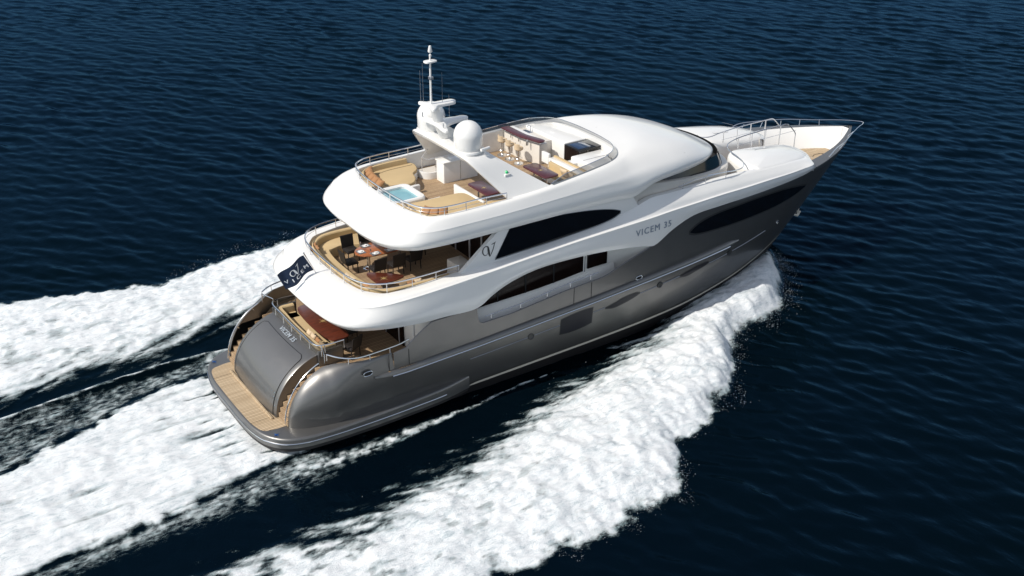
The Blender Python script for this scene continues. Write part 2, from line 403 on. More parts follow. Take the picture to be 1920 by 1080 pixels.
# fairleads (chrome ovals) and shell doors
def oval_ring(cx, cz, a, b, r, offv=.02, name='fairlead', tilt=.02):
    for s in (1, -1):
        bm = BM(); P = []
        for k in range(24):
            t_ = 2*PI*k/24; x = cx+a*math.copysign(abs(math.cos(t_))**.7, math.cos(t_)); z = cz+b*math.sin(t_)+(x-cx)*tilt; P.append((x, -s*(hb(x, z)+offv), z))
        tube(bm, P, r, 6, True); o = part(name, bm, CHROME)
        bm = BM(); vs = [bm.verts.new((p[0], p[1]+s*.012, p[2])) for p in P]; bm.faces.new(vs); part('recess', bm, BLACKP, o)
oval_ring(4.1, 2.62, .19, .09, .018); oval_ring(17.05, 2.98, .17, .08, .018); oval_ring(26.2, 3.0, .10, .06, .014)
for gx0, gx1, zt, zb in ((5.0, 5.85, 3.12, 2.42), (13.6, 14.5, 3.47, 2.62)):
    for s in (1, -1):
        bm = BM(); zz = zb-.03
        P = [(x, -s*(hb(x, zz)+.0), zz) for x in np.linspace(gx0-.05, gx1+1.2, 12)]
        grid(bm, [[(p[0], p[1]-s*a, p[2]+b) for p in P] for a, b in ((0, -.05), (.05, -.05), (.05, .03), (0, .03))], flip=(s < 0)); recalc(bm); o = part('boarding_gate_sill', bm, TEAKX if gx0 < 8 else GREY)
        for x in (gx0, gx1): bm = BM(); tube(bm, [(x, -s*(hb(x, z)+.004), z) for z in np.linspace(zb, zt, 5)], .014, 5); part('gate_seam', bm, BLACKP, o)
# ---- swim platform
half = [(0, 0), (0, -1.2), (.07, -2.2), (.3, -3.0), (.75, -3.55), (1.4, -3.84), (2.4, -3.98), (4, -4.03), (6, -4.0), (7.4, -3.93), (8.6, -3.72)]
hp = spl_c([mir(p+(0,))[:2] for p in reversed(half[1:])]+half, 6)
hp = [tuple(p[:2]) for p in hp]
bm = BM(); slab(bm, hp, .36, .78, .09, 3, lambda x, y: .02*max(0, x-2)); platf = part('swim_platform', bm, GREY)
bm = BM(); tube(bm, [(p[0]-(.015 if abs(p[1]) < 3 else 0), p[1]*1.003, .56) for p in hp if p[0] < 7.5], .022, 6); part('steel_strip', bm, CHROME, platf)
bm = BM(); slab(bm, [(x, y) for x, y in offs(ccw(hp), .05)], .2, .37, 0); part('fender', bm, ANTIF, platf)
tk = spl_c([(1.3, 2.75), (.75, 2.74), (.34, 2.60), (.16, 2.0), (.11, 1), (.1, 0), (.11, -1), (.16, -2.0), (.34, -2.60), (.75, -2.74), (1.3, -2.75)], 5)
bm = BM(); slab(bm, [tuple(p[:2]) for p in tk], .77, .793, 0); part('teak_planking', bm, TEAKP, platf, 0)
for y in (-1.9, 1.9): bm = BM(); box(bm, .12, y-.008, .792, 1.0, y+.008, .7955, .001); part('seam', bm, BLACKP, platf)
def star(bm, cx, cy, z, R, n=8, h=.004, rz=0):
    c = bm.verts.new((cx, cy, z+h)); vs = []
    for k in range(2*n):
        a = rz+PI*k/n; r_ = (R if k % 4 == 0 else R*.62 if k % 2 == 0 else R*.18); vs.append(bm.verts.new((cx+r_*math.cos(a), cy+r_*math.sin(a), z)))
    for k in range(2*n): bm.faces.new((c, vs[k], vs[(k+1) % (2*n)]))
for s in (1, -1):
    bm = BM(); star(bm, .62, s*3.13, .80, .17, h=.03, rz=.3); part('star_emblem', bm, BLUEL, platf, 0)
# ---- garage body and door
def GX(a, y): return 3.35-2.40*math.cos(a)+.10*(y/2)**2
def GZ(a): return .77+2.20*math.sin(a)
def gpt(a, y, o=0): return (GX(a, y)-o*math.cos(a), y, GZ(a)+o*math.sin(a))
bm = BM(); A = [math.radians(q) for q in np.linspace(0, 84, 30)]
rows = []
for a in A:
    W = 2.09-.05*(a/1.45)
    r = [(GX(a, W), -W+.0, max(.3, GZ(a)-1.0)), gpt(a, -W, -.02)]+[gpt(a, -W+.05+(2*W-.1)*j/24) for j in range(25)]+[gpt(a, W, -.02), (GX(a, W), W, max(.3, GZ(a)-1.0))]
    rows.append(r)
rows.append([(3.15, p[1], p[2]+.01) for p in rows[-1]])
grid(bm, rows, flip=True); recalc(bm); gar = part('garage_housing', bm, GREY)
def door_uv(k):  # rounded outline in (a, y)
    return [(math.radians(u), v) for u, v in rrect(2, -1.72, 62, 1.72, .1, 1)]
bm = BM(); A2 = [math.radians(q) for q in np.linspace(1.5, 68, 26)]
def dw(a): return 1.88-.10*(a/1.19)-(.22*max(0, (math.degrees(a)-63)/5)**2)
grid(bm, [[gpt(a, -dw(a)+2*dw(a)*j/20, .012) for j in range(21)] for a in A2], flip=True); recalc(bm); part('garage_door', bm, GREY)
bm = BM(); O = [gpt(a, -dw(a), .012) for a in A2]+[gpt(A2[-1], -dw(A2[-1])+2*dw(A2[-1])*j/10, .012) for j in range(1, 10)]+[gpt(a, dw(a), .012) for a in reversed(A2)]
tube(bm, O, .013, 5); part('door_gap', bm, BLACKP, gar)
bm = BM(); box(bm, .86, -2.1, .77, .95, 2.1, .86, .02); part('step_trim', bm, TEAKP, gar)
bm = text_mesh('VICEM 35', lambda x, y, z: gpt(math.radians(73.6)+y/2.4, -x+.05, .022+z), .29, 0, .008, 1.12, .010)
part('name_lettering', bm, SILVL, gar, 0)
# ---- stairs each side of the garage
for s in (1, -1):
    bm = BM(); n = 8
    for k in range(n):
        a = math.radians(8+9.4*k); x0 = 3.40-2.25*math.cos(a); z0 = .80+1.62*(k+1)/n
        box(bm, x0, -s*2.0 if s < 0 else -2.9, z0-.19, x0+.60 if k < n-1 else 3.3, 2.9 if s < 0 else -2.0, z0, .01)
    part('stair_flight', bm, TEAK)
    bm = BM(); P = [(3.5-2.3*math.cos(a)-.10*math.cos(a), -s*2.84, .75+2.33*math.sin(a)+.12*math.sin(a)) for a in np.linspace(.08, 1.2, 18)]
    tube(bm, P, .024, 8); rl = part('stair_handrail', bm, CHROME)
    for i in (2, 9, 15):
        bm = BM(); tube(bm, [P[i], (P[i][0]+.1, P[i][1], P[i][2]-.12)], .014, 6); part('post', bm, CHROME, rl)
    # chrome boarding gate frame at the stair head
    bm = BM(); tube(bm, [(3.05, -s*2.24, 2.9), (3.05, -s*2.24, 3.38), (2.85, -s*2.9, 3.38), (2.85, -s*2.9, 2.98)], .02, 8); part('stair_gate', bm, CHROME)
# ---- rails helper
def rail(name, P, drop, nposts, mid=True, m=CHROME, r=.028, post_m=WPOST, skip=(), ends=True, lean=0, idx=None):
    P = [Vector(p) for p in P]; L = [0]
    for a, b in zip(P, P[1:]): L.append(L[-1]+(b-a).length)
    def at(d):
        for i in range(len(P)-1):
            if d <= L[i+1]+1e-6: return P[i].lerp(P[i+1], (d-L[i])/max(1e-6, L[i+1]-L[i]))
        return P[-1]
    bm = BM(); tube(bm, P, r, 8); o = part(name, bm, m)
    if mid:
        bm = BM(); tube(bm, [p-Vector((0, 0, drop*.5)) for p in P], .009, 5); part('wire', bm, m, o)
    for k in range(nposts):
        p = at(L[-1]*(k+(0 if ends else .5))/(nposts-1 if ends else nposts)); bm = BM()
        tube(bm, [p, p-Vector((0, 0, drop))], .017, 6); part('post', bm, post_m, o)
    return o
mp = spl_c([(4.0, 2.2, 3.30), (3.3, 2.2, 3.32), (2.95, 2.05, 3.32), (2.86, 1, 3.32), (2.84, 0, 3.32), (2.86, -1, 3.32), (2.95, -2.05, 3.32), (3.3, -2.2, 3.32), (4.0, -2.2, 3.30)], 6)
ro = rail('stern_handrail', mp, .34, 9, False)
bm = BM(); grid(bm, [[(p[0], p[1], z) for p in mp] for z in (2.97, 3.27)]); part('glass_guard', bm, CLEAR, ro)
for s in (1, -1):
    P = spl_c([(2.9, -s*3.0, 3.40), (3.3, -s*3.4, 3.32), (3.8, -s*3.66, 3.28), (4.6, -s*3.72, 3.30), (5.6, -s*3.74, 3.36), (5.95, -s*3.74, 3.45)], 6)
    ro = rail('quarter_handrail', P, .26, 5, False)
    bm = BM(); tube(bm, [(9.3, -s*3.8, 3.42), (11, -s*3.8, 3.47), (13.2, -s*3.8, 3.70), (14.9, -s*3.8, 3.80)], .016, 6); o = part('side_deck_handrail', bm, CHROME)
    for x in (9.6, 11.0, 12.3, 13.45, 14.5):
        z = interp(x, [(9.3, 3.42), (11, 3.47), (13.2, 3.70), (14.9, 3.8)]); bm = BM(); tube(bm, [(x, -s*3.8, z), (x, -s*3.8, sheer(x))], .015, 6); part('post', bm, CHROME, o)
# ---- main deck
od = [(2.9, 2.1), (2.9, 2.9), (3.3, 3.3), (3.8, 3.62), (5.2, 3.7), (6.4, 3.72), (17.3, 3.72)]
bm = BM(); slab(bm, od+[(x, -y) for x, y in reversed(od)], 2.2, 2.4, 0); part('main_deck', bm, TEAK, None, 0)
bm = BM()   # house on the main deck
box(bm, 6.5, -3.1, 2.4, 17.6, 3.1, 4.56, .03)
for s in (1, -1):   # quarter wall and forward curved wall
    O = spl_c([(15.6, -3.08), (16.2, -3.14), (16.8, -3.35), (17.4, -3.72), (17.7, -3.86)], 5)
    grid(bm, [[(p[0], p[1]*s, z) for p in O] for z in (2.4, 4.6)])
    O = spl_c([(6.42, -2.35), (6.5, -2.9), (6.75, -3.4), (7.2, -3.8)], 5)
    grid(bm, [[(p[0], p[1]*s, z) for p in O] for z in (2.4, 4.3)])
recalc(bm); part('main_deck_house', bm, CREAML)
bm = BM(); box(bm, 6.36, -2.5, 2.4, 6.42, 2.5, 4.2, .005); o = part('saloon_doors', bm, GLASSB)
for y in (-2.2, -1.1, 0, 1.1, 2.2): bm = BM(); box(bm, 6.33, y-.03, 2.4, 6.37, y+.03, 4.2, .005); part('door_frame', bm, WPOST, o)
for s in (1, -1):   # added cream panel below the windows, sloped to catch sky and brighten the wall
    bm = BM(); grid(bm, [[(x, -s*3.12, interp(x, [(9, 3.43), (12.3, 3.46), (14.6, 3.60), (16.2, 3.66)])) for x in np.linspace(8.7, 16.2, 22)], [(x, -s*3.2, interp(x, [(9, 3.38), (12.3, 3.41), (14.6, 3.55), (16.2, 3.60)])) for x in np.linspace(8.7, 16.2, 22)], [(x, -s*3.62, 2.5) for x in np.linspace(8.7, 16.2, 22)]]); recalc(bm); part('added_sky_catch_panel', bm, CREAML)
for s in (1, -1):   # saloon windows in the side
    Tz = smoothT([(9.25, 3.44, 3.46), (9.7, 3.45, 3.72), (10.3, 3.46, 4.0), (11.2, 3.47, 4.34), (12.3, 3.49, 4.5), (13.6, 3.56, 4.5), (14.62, 3.64, 4.5)], 6)
    bm = BM(); grid(bm, [[(a, -s*3.115, b), (a, -s*3.115, c)] for a, b, c in Tz], flip=(s < 0)); recalc(bm); o = part('saloon_window', bm, GLASSB)
    for x in (10.35, 11.7, 13.1):
        zz = interp(x, [(a, b) for a, b, c in Tz]); bm = BM(); box(bm, x-.035, min(-s*3.12, -s*3.13), zz, x+.035, max(-s*3.12, -s*3.13), interp(x, [(a, c) for a, b, c in Tz])-.01, .002); part('mullion', bm, BLACKP, o)
    bm = BM(); box(bm, 14.82, min(-s*3.09, -s*3.12), 3.72, 15.84, max(-s*3.09, -s*3.12), 4.5, .004, .08); part('side_window', bm, GLASSB)
    bm = BM(); box(bm, 14.70, min(-s*3.09, -s*3.112), 2.5, 14.73, max(-s*3.09, -s*3.112), 4.3, .004); part('door_seam', bm, BLACKP)
    bm = BM()
    for k in range(6): box(bm, 16.0+.28*k, -3.72 if s > 0 else 3.12, 2.4, 16.0+.28*(k+1)+.3, -3.12 if s > 0 else 3.72, 2.6+.24*k, .01)
    part('side_stair', bm, TEAK)
# ================================================================ WHITE SHELLS
# bridge deck shell: level curves, starboard half from stern centre to the foredeck
XF = [18.75, 19.9, 21.5, 23, 24.5, 26, 27.2, 28.0]
bo = [(3.35, 0, 4.2), (3.4, -1.4, 4.2), (3.58, -2.6, 4.2), (4.0, -3.3, 4.2), (4.75, -3.68, 4.18), (6, -3.87, 4.08), (7.5, -3.91, 4.01), (8.93, -3.92, 3.97), (9.6, -3.92, 4.32), (10.3, -3.92, 4.60), (11.56, -3.92, 4.85), (13.5, -3.92, 4.86), (15.5, -3.93, 4.70), (17.2, -3.93, 4.44), (17.75, -3.93, 4.33)]
m1 = [(3.12, 0, 4.5), (3.17, -1.45, 4.5), (3.38, -2.72, 4.5), (3.85, -3.48, 4.5), (4.65, -3.84, 4.48), (6, -3.97, 4.42), (7.5, -4.0, 4.38), (8.93, -4.0, 4.38), (9.6, -4.0, 4.62), (10.3, -4.0, 4.85), (11.56, -4.0, 5.02), (13.5, -4.0, 5.06), (15.5, -4.0, 5.0), (17.2, -4.0, 4.85), (17.75, -4.0, 4.8)]
kn = [(3.55, 0, 5.02), (3.6, -1.4, 5.02), (3.8, -2.5, 5.02), (4.2, -3.2, 5.04), (4.85, -3.62, 5.08), (6, -3.84, 5.16), (7.5, -3.93, 5.25), (8.93, -3.95, 5.33), (9.6, -3.95, 5.36), (10.3, -3.95, 5.4), (11.56, -3.95, 5.47), (13.5, -3.95, 5.56), (15.5, -3.96, 5.62), (17.2, -3.96, 5.66), (17.75, -3.96, 5.68)]
k2 = [(3.8, 0, 5.16), (3.85, -1.35, 5.16), (4.02, -2.45, 5.16), (4.4, -3.08, 5.18), (4.98, -3.46, 5.2), (6, -3.66, 5.26), (7.5, -3.76, 5.34), (8.93, -3.78, 5.41), (9.6, -3.78, 5.44), (10.3, -3.78, 5.48), (11.56, -3.78, 5.55), (13.5, -3.78, 5.64), (15.5, -3.78, 5.72), (17.2, -3.78, 5.84), (17.75, -3.78, 5.88)]
to = [(4.42, 0, 5.24), (4.46, -1.3, 5.24), (4.62, -2.35, 5.24), (4.95, -2.92, 5.24), (5.4, -3.22, 5.25), (6.1, -3.36, 5.28), (7.5, -3.44, 5.36), (8.93, -3.52, 5.46), (9.6, -3.54, 5.5), (10.3, -3.55, 5.53), (11.56, -3.56, 5.6), (13.5, -3.57, 5.70), (15.5, -3.57, 5.84), (17.0, -3.55, 6.18), (17.75, -3.53, 6.36)]
for x in XF:
    h = hb(x, 5.3); cap = interp(x, [(18.7, 6.33), (21.5, 6.30), (23, 6.24), (24.5, 6.12), (26, 5.98), (27.2, 5.84), (28, 5.72)]); k_ = interp(x, [(18.7, 5.72), (21.5, 5.78), (24.5, 5.74), (28, 5.58)])
    bo.append((x, -(h+.035), sheer(x)-.02)); m1.append((x, -(h+.08), (sheer(x)+k_)/2+.0)); kn.append((x, -(h+.05), k_)); k2.append((x, -(h-.12), k_+(cap-k_)*.40)); to.append((x, -(h-.42), cap))
fr = [(28.55, -2.55), (28.9, -1.95), (29.0, -1.3), (28.85, -.75), (28.5, -.5)]
for i, (x, y) in enumerate(fr):
    sc_ = (1.03, 1.03, 1.0, .9, .5)[i]; g = (.0, .0, .0, 0, 0)[i]
    bo.append((x+.02, y*1.02, 4.4)); m1.append((x+.02, y*1.02, 5.2)); kn.append((x, y, 5.45)); k2.append((x-.06, y+.02, 5.60)); to.append((x-.3, y*.93 if i < 3 else y, 5.70))
ti = [(p[0]+(.16 if i < 4 else .0), p[1]*(.95 if i < 9 else .93), p[2]-.01) for i, p in enumerate(to)]
ti2 = [(p[0], p[1], 4.6) for p in ti]
kn2 = [(p[0]+(.05 if i < 3 else .03 if i < 5 else 0), p[1]*(.992 if i < 3 else .985), p[2]+.028) for i, p in enumerate(kn)]
kn1 = [(p[0], p[1], p[2]-.03) for p in kn]
R = loft([bo, m1, kn1, kn, kn2, k2, to], 5, 4, True)
bm = BM(); grid(bm, R); grid(bm, loft([to, ti, ti2], 5, 1, True)); weld(bm, .003); recalc(bm)
part('bridge_deck_shell', bm, WHITE, None, 50)
# deck slab (main deck ceiling / bridge deck floor)
ob_ = [(3.5, 0), (3.55, -1.4), (3.75, -2.6), (4.15, -3.25), (4.8, -3.6), (6, -3.8), (8.9, -3.84)]
ob_s = [tuple(p[:2]) for p in spl_c([(x, -y) for x, y in reversed(ob_[1:])]+ob_, 4)]
bm = BM(); slab(bm, ob_s+[(9.0, -3.0), (17.6, -3.0), (17.6, 3.0), (9.0, 3.0)], 4.22, 4.4, 0); part('main_deck_ceiling', bm, WHITE, None, 0)
ofl = [(4.55, 0), (4.6, -1.3), (4.75, -2.3), (5.1, -2.9), (5.5, -3.15), (6.2, -3.25), (10.2, -3.4), (10.5, -3.5)]
ofs = [tuple(p[:2]) for p in spl_c([(x, -y) for x, y in reversed(ofl[1:])]+ofl, 4)]
bm = BM(); slab(bm, ofs, 4.4, 4.6, 0); part('bridge_deck', bm, TEAK, None, 0)
bm = BM(); slab(bm, [(17.5, -3.6), (24, -3.3), (26.5, -1.5), (29.5, -1.1), (29.5, 1.1), (26.5, 1.5), (24, 3.3), (17.5, 3.6)], 4.5, 4.62, 0); part('forward_walkway', bm, TEAK, None, 0)
# upper side wall with slanted aft edge
for s in (1, -1):
    bm = BM(); prism_y(bm, [(8.35, 5.38), (10.35, 6.95), (16.9, 6.95), (16.78, 6.62), (17.0, 6.3), (17.3, 5.9), (17.0, 5.4)], -s*3.54, -s*3.36); recalc(bm); part('bridge_side_wall', bm, WHITE, None, 30)
    Tz = smoothT([(10.0, 5.62, 5.64), (10.10, 5.62, 5.84), (10.62, 5.63, 6.72)], 1)+smoothT([(10.62, 5.63, 6.76), (11.5, 5.66, 6.78), (12.8, 5.70, 6.74), (14.0, 5.76, 6.63), (15.0, 5.84, 6.48), (15.7, 5.95, 6.32), (16.1, 6.1, 6.18)], 6)[1:]
    for nm, e, yy, mm in (('bridge_window', .045, 3.548, SILV), ('pane', 0, 3.555, GLASS)):
        bm = BM(); grid(bm, [[(a+(e if i > 20 else -e if i == 0 else 0), -s*yy, b-e), (a+(e if i > 20 else -e if i == 0 else 0), -s*yy, c+e*.3)] for i, (a, b, c) in enumerate(Tz)], flip=(s < 0)); recalc(bm)
        if nm == 'pane': part(nm, bm, mm, o)
        else: o = part(nm, bm, mm)
# aft bulkhead of the bridge deck house + interior block
bm = BM(); box(bm, 10.35, -3.35, 4.6, 17.2, 3.35, 6.8, .01); part('bridge_deck_house', bm, CREAM, None, 0)
bm = BM(); box(bm, 10.28, -3.2, 4.62, 10.34, 3.2, 6.7, .004); o = part('sky_lounge_doors', bm, GLASSB)
for y in (-3.0, -2.1, -1.2, -.1, 1.0, 2.1, 3.0): bm = BM(); box(bm, 10.24, y-.04, 4.62, 10.29, y+.04, 6.7, .004); part('door_frame', bm, WPOST, o)
# ---- sundeck shell and wheelhouse roof
sb = [(5.55, 0, 6.78), (5.57, -1.3, 6.78), (5.74, -2.25, 6.78), (6.06, -2.88, 6.78), (6.55, -3.3, 6.78), (7.35, -3.5, 6.78), (9, -3.58, 6.77), (10.8, -3.58, 6.76), (13, -3.58, 6.75), (15, -3.58, 6.73), (16.2, -3.58, 6.69), (16.72, -3.58, 6.64), (17.9, -3.5, 6.98), (20, -3.15, 6.99), (21.6, -2.65, 6.95), (22.75, -1.85, 6.86), (23.3, -.95, 6.80), (23.45, 0, 6.78)]
sk = [(5.42, 0, 7.02), (5.44, -1.4, 7.02), (5.62, -2.35, 7.02), (6.0, -3.02, 7.02), (6.55, -3.44, 7.02), (7.4, -3.64, 7.02), (9, -3.70, 7.02), (10.8, -3.71, 7.02), (13, -3.71, 7.02), (15, -3.71, 7.02), (16.2, -3.70, 7.0), (16.72, -3.69, 6.98), (17.9, -3.60, 7.2), (20, -3.24, 7.18), (21.6, -2.72, 7.12), (22.7, -1.88, 7.02), (23.22, -.95, 6.95), (23.35, 0, 6.93)]
sn = [(5.84, 0, 7.44), (5.87, -1.35, 7.44), (6.03, -2.3, 7.44), (6.33, -2.93, 7.44), (6.8, -3.35, 7.44), (7.5, -3.56, 7.44), (9, -3.62, 7.44), (10.8, -3.64, 7.45), (13, -3.64, 7.5), (15, -3.62, 7.55), (16.2, -3.58, 7.55), (16.72, -3.54, 7.56), (17.9, -3.44, 7.60), (20, -3.10, 7.52), (21.4, -2.58, 7.38), (22.35, -1.78, 7.24), (22.65, -.9, 7.16), (22.75, 0, 7.15)]
sc = [(6.2, 0, 7.62), (6.24, -1.3, 7.62), (6.38, -2.2, 7.62), (6.65, -2.88, 7.62), (7.05, -3.25, 7.62), (7.7, -3.42, 7.62), (9, -3.48, 7.63), (10.8, -3.50, 7.66), (13, -3.50, 7.74), (15, -3.42, 7.86), (16.2, -3.25, 7.95), (16.8, -3.08, 8.0), (18.0, -2.85, 8.05), (19.7, -2.5, 7.96), (20.8, -2.0, 7.84), (21.4, -1.3, 7.75), (21.65, -.65, 7.71), (21.75, 0, 7.70)]
sd_ = [(6.6, 0, 7.73), (6.64, -1.25, 7.73), (6.76, -2.15, 7.73), (6.98, -2.8, 7.73), (7.3, -3.12, 7.73), (7.85, -3.3, 7.74), (9, -3.36, 7.75), (10.8, -3.4, 7.78), (13, -3.40, 7.9), (15, -3.25, 8.03), (16.2, -3.05, 8.10), (16.85, -2.82, 8.14), (17.6, -2.45, 8.24), (18.3, -2.0, 8.28), (18.8, -1.5, 8.30), (19.1, -1.0, 8.31), (19.3, -.5, 8.31), (19.35, 0, 8.31)]
st = [(6.9, 0, 7.78), (6.92, -1.2, 7.78), (7.03, -2.08, 7.78), (7.22, -2.68, 7.78), (7.5, -3.0, 7.78), (8, -3.17, 7.78), (9, -3.24, 7.79), (10.8, -3.3, 7.82), (13, -3.28, 7.95), (15, -3.1, 8.08), (16.0, -2.92, 8.14), (16.5, -2.7, 8.17), (16.85, -2.35, 8.20), (17.05, -1.9, 8.22), (17.12, -1.4, 8.23), (17.16, -.9, 8.24), (17.18, -.45, 8.24), (17.18, 0, 8.24)]
def lerp3(p, q, t_): return tuple(a+(b-a)*t_ for a, b in zip(p, q))
def joinloft(curves, nu, nv):
    full = [c+[mir(p) for p in reversed(c)][1:-1] for c in curves]
    Rr = [spl_c(c, nu, True) for c in full]
    cols = [spl_c([Rr[i][j] for i in range(len(Rr))], nv) for j in range(len(Rr[0]))]
    return [[cols[j][i] for j in range(len(cols))] for i in range(len(cols[0]))]
def cmid(a, b, c, d): return tuple(cat1(*[np.array(q, float) for q in (a, b, c, d)], .5))
sn1_ = [lerp3(lerp3(n_, k_, .07), cmid(b_, k_, n_, c_), interp(n_[0], [(14, 0), (17.5, 1)])) for b_, k_, n_, c_ in zip(sb, sk, sn, sc)]
sn2_ = [lerp3(lerp3(n_, c_, .10), cmid(k_, n_, c_, d_), interp(n_[0], [(14, 0), (17.5, 1)])) for k_, n_, c_, d_ in zip(sk, sn, sc, sd_)]
bm = BM(); grid(bm, joinloft([sb, sk, sn1_, sn, sn2_, sc, sd_, st], 6, 4), cv=True)
s1_ = [(p[0]+(.14 if p[0] < 7.3 else -.14 if p[0] > 16.9 else 0), p[1]*.955, p[2]-.01) for p in st]; s2_ = [(p[0], p[1], 7.1) for p in s1_]
full = [c+[mir(p) for p in reversed(c)][1:-1] for c in (st, s1_, s2_)]
grid(bm, [spl_c(c, 6, True) for c in full], cv=True); weld(bm, .003); recalc(bm)
part('sundeck_shell', bm, WHITE, None, 50)
# floor and ceiling of the sundeck
of = ccw([tuple(p[:2]) for p in spl_c(full[1], 4, True)])
bm = BM(); slab(bm, of, 7.0, 7.1, 0); part('sundeck', bm, TEAK, None, 0)
oc = ccw([(p[0], p[1]) for p in spl_c([(a[0]+.0, a[1]*.985, 0) for a in sb]+[mir((a[0], a[1]*.985, 0)) for a in reversed(sb)][1:-1], 4, True)])
bm = BM(); oc = [(min(x, 17.2), y) for x, y in oc]; slab(bm, oc, 6.79, 6.86, 0); part('sundeck_ceiling', bm, WHITE, None, 0)
# ---- wheelhouse below the roof
wo = [(16.5, -3.25), (18.5, -3.2), (20.5, -3.08), (22.2, -2.85), (23.2, -2.42), (23.8, -1.6), (24.02, -.8), (24.08, 0)]
wf = spl_c([(x, -y) for x, y in wo[:-1]]+[(x, y) for x, y in reversed(wo)], 6); wf = [tuple(p[:2]) for p in wf]
def sc_o(O, k, dx=0): return [(17+(x-17)*k+dx, y*k) for x, y in O]
def sill(x): return interp(x, [(17.6, 6.93), (18.2, 6.84), (19.2, 6.69), (20.5, 6.54), (22.3, 6.42), (24.1, 6.34)])
bm = BM(); grid(bm, [[(x, y, 4.6) for x, y in sc_o(wf, .97)], [(x, y, 5.4) for x, y in sc_o(wf, .985)], [(x, y, sill(x)-.16) for x, y in wf], [(x, y, sill(x)-.04) for x, y in sc_o(wf, .995)], [(x, y, sill(x)) for x, y in sc_o(wf, .975)], [(x, y, sill(x)) for x, y in sc_o(wf, .90)]])
recalc(bm); part('wheelhouse_wall', bm, CREAM)
bm = BM(); grid(bm, [[(x, y, sill(x)-.02) for x, y in sc_o(wf, .955)], [(x, y, 6.95) for x, y in sc_o(wf, .915)]]); recalc(bm); o = part('wheelhouse_windows', bm, GLASS)
n_ = len(wf)
for f_ in (.30, .38, .5, .62, .70):
    i = int(f_*n_); a = sc_o(wf, .957)[i]; b = sc_o(wf, .918)[i]; bm = BM(); tube(bm, [(a[0], a[1], 6.3), (b[0], b[1], 6.95)], .018, 5); part('mullion', bm, BLACKP, o)
bm = BM(); slab(bm, sc_o(wf, .84), 6.2, 7.0, 0); part('wheelhouse_core', bm, BLACKP, None, 0)
# ================================================================ FOREDECK
def ltop(x): return interp(x, [(23, 6.28), (24.3, 6.24), (25.5, 6.12), (26.8, 5.98), (28, 5.84), (29, 5.72)])
def crown_slab(bm, O, z0, zf, r, rings=6, bulge=.1):
    O = ccw([(float(p[0]), float(p[1])) for p in O]); c = np.mean(np.array(O), axis=0); n = 4
    rows = [[(x, y, z0) for x, y in O]]
    for k in range(n+1):
        a = PI/2*k/n; rows.append([(x, y, zf(x, y)-r*(1-math.sin(a))) for x, y in offs(O, r*(1-math.cos(a)))])
    T = offs(O, r)
    for k in range(1, rings):
        f = 1-k/rings; rows.append([(c[0]+(x-c[0])*f, c[1]+(y-c[1])*f, zf(c[0]+(x-c[0])*f, c[1]+(y-c[1])*f)+bulge*(1-f*f)) for x, y in T])
    V = grid(bm, rows, cv=True); bm.faces.new(V[-1])
LO = [(25.7, -.5), (25.0, -.62), (24.5, -1.15), (24.25, -1.9), (24.1, -2.45), (24.0, -2.95)]
LO2 = [(24.25, -3.38), (25, -3.38), (26, -3.24), (27, -3.02), (27.9, -2.74), (28.62, -2.3), (28.96, -1.65), (28.92, -1.0), (28.6, -.6), (28.2, -.5)]
for s in (1, -1):
    O = [tuple(p[:2]) for p in spl_c(LO+LO2, 5, True)]
    bm = BM(); crown_slab(bm, [(x, y*s) for x, y in O], 4.55, lambda x, y: ltop(x)-.03, .34, 6, .15); recalc(bm); lg = part('foredeck_lounge', bm, WHITE, None, 50)
    P = spl_c([(26.6, -1.5, 0), (26.1, -2.6, 0), (26.2, -3.3, 0)], 8)
    bm = BM(); P = [(28.0+.12*math.sin(a), -1.2-1.9*a/1.5, ltop(28.0)+.10-.13*(a/1.5)**2) for a in np.linspace(0, 1.5, 8)]
    P = [(p[0], p[1]*s, p[2]) for p in P]; tube(bm, P, .006, 4); part('hatch_seam', bm, SILV, lg)
    O = [(x, y*s, ltop(x)+.085) for x, y in rrect(25.9, -1.8, 26.9, -1.35, .1, 3)]; bm = BM(); tube(bm, O, .008, 4, True); part('deck_hatch', bm, SILV, lg)
    hr = spl_c([(21.0, -3.42, 6.62), (22.0, -3.42, 6.55), (22.8, -3.36, 6.46), (23.45, -3.1, 6.38), (24.0, -2.55, 6.33), (24.3, -1.85, 6.33), (24.55, -1.05, 6.34), (24.9, -.62, 6.40), (25.5, -.52, 6.52), (27, -.5, 6.60), (28.5, -.5, 6.60), (28.95, -.5, 6.58), (29.2, -.5, 6.40), (29.55, -.5, 6.05), (29.6, -.5, 5.95), (29.6, -.5, 5.4)], 5)
    hr = [(p[0], p[1]*s, p[2]) for p in hr]
    bm = BM(); tube(bm, hr, .024, 8); o = part('foredeck_handrail', bm, CHROME)
    for x in (25.7, 26.6, 27.5, 28.5): bm = BM(); tube(bm, [(x, -.5*s, 6.58), (x, -.5*s, ltop(x)-.1)], .026, 6); part('post', bm, WPOST, o)
    bm = BM(); tube(bm, [(29.6, -.5*s, 5.95), (29.6, -.5*s, 4.7)], .03, 6); part('post', bm, WPOST, o)
    bm = BM(); tube(bm, [(25.6, -.5*s, 6.15), (29.6, -.5*s, 6.15)], .009, 5); part('wire', bm, CHROME, o)
    bm = BM(); tube(bm, [(19.3, -3.47*s, 6.48), (20.2, -3.46*s, 6.60), (22.3, -3.42*s, 6.55)], .016, 6); o = part('bulwark_handrail', bm, CHROME)
    for x in (19.6, 20.9, 22.1): bm = BM(); tube(bm, [(x, -3.45*s, 6.57), (x, -3.43*s, 6.26)], .014, 6); part('post', bm, WPOST, o)
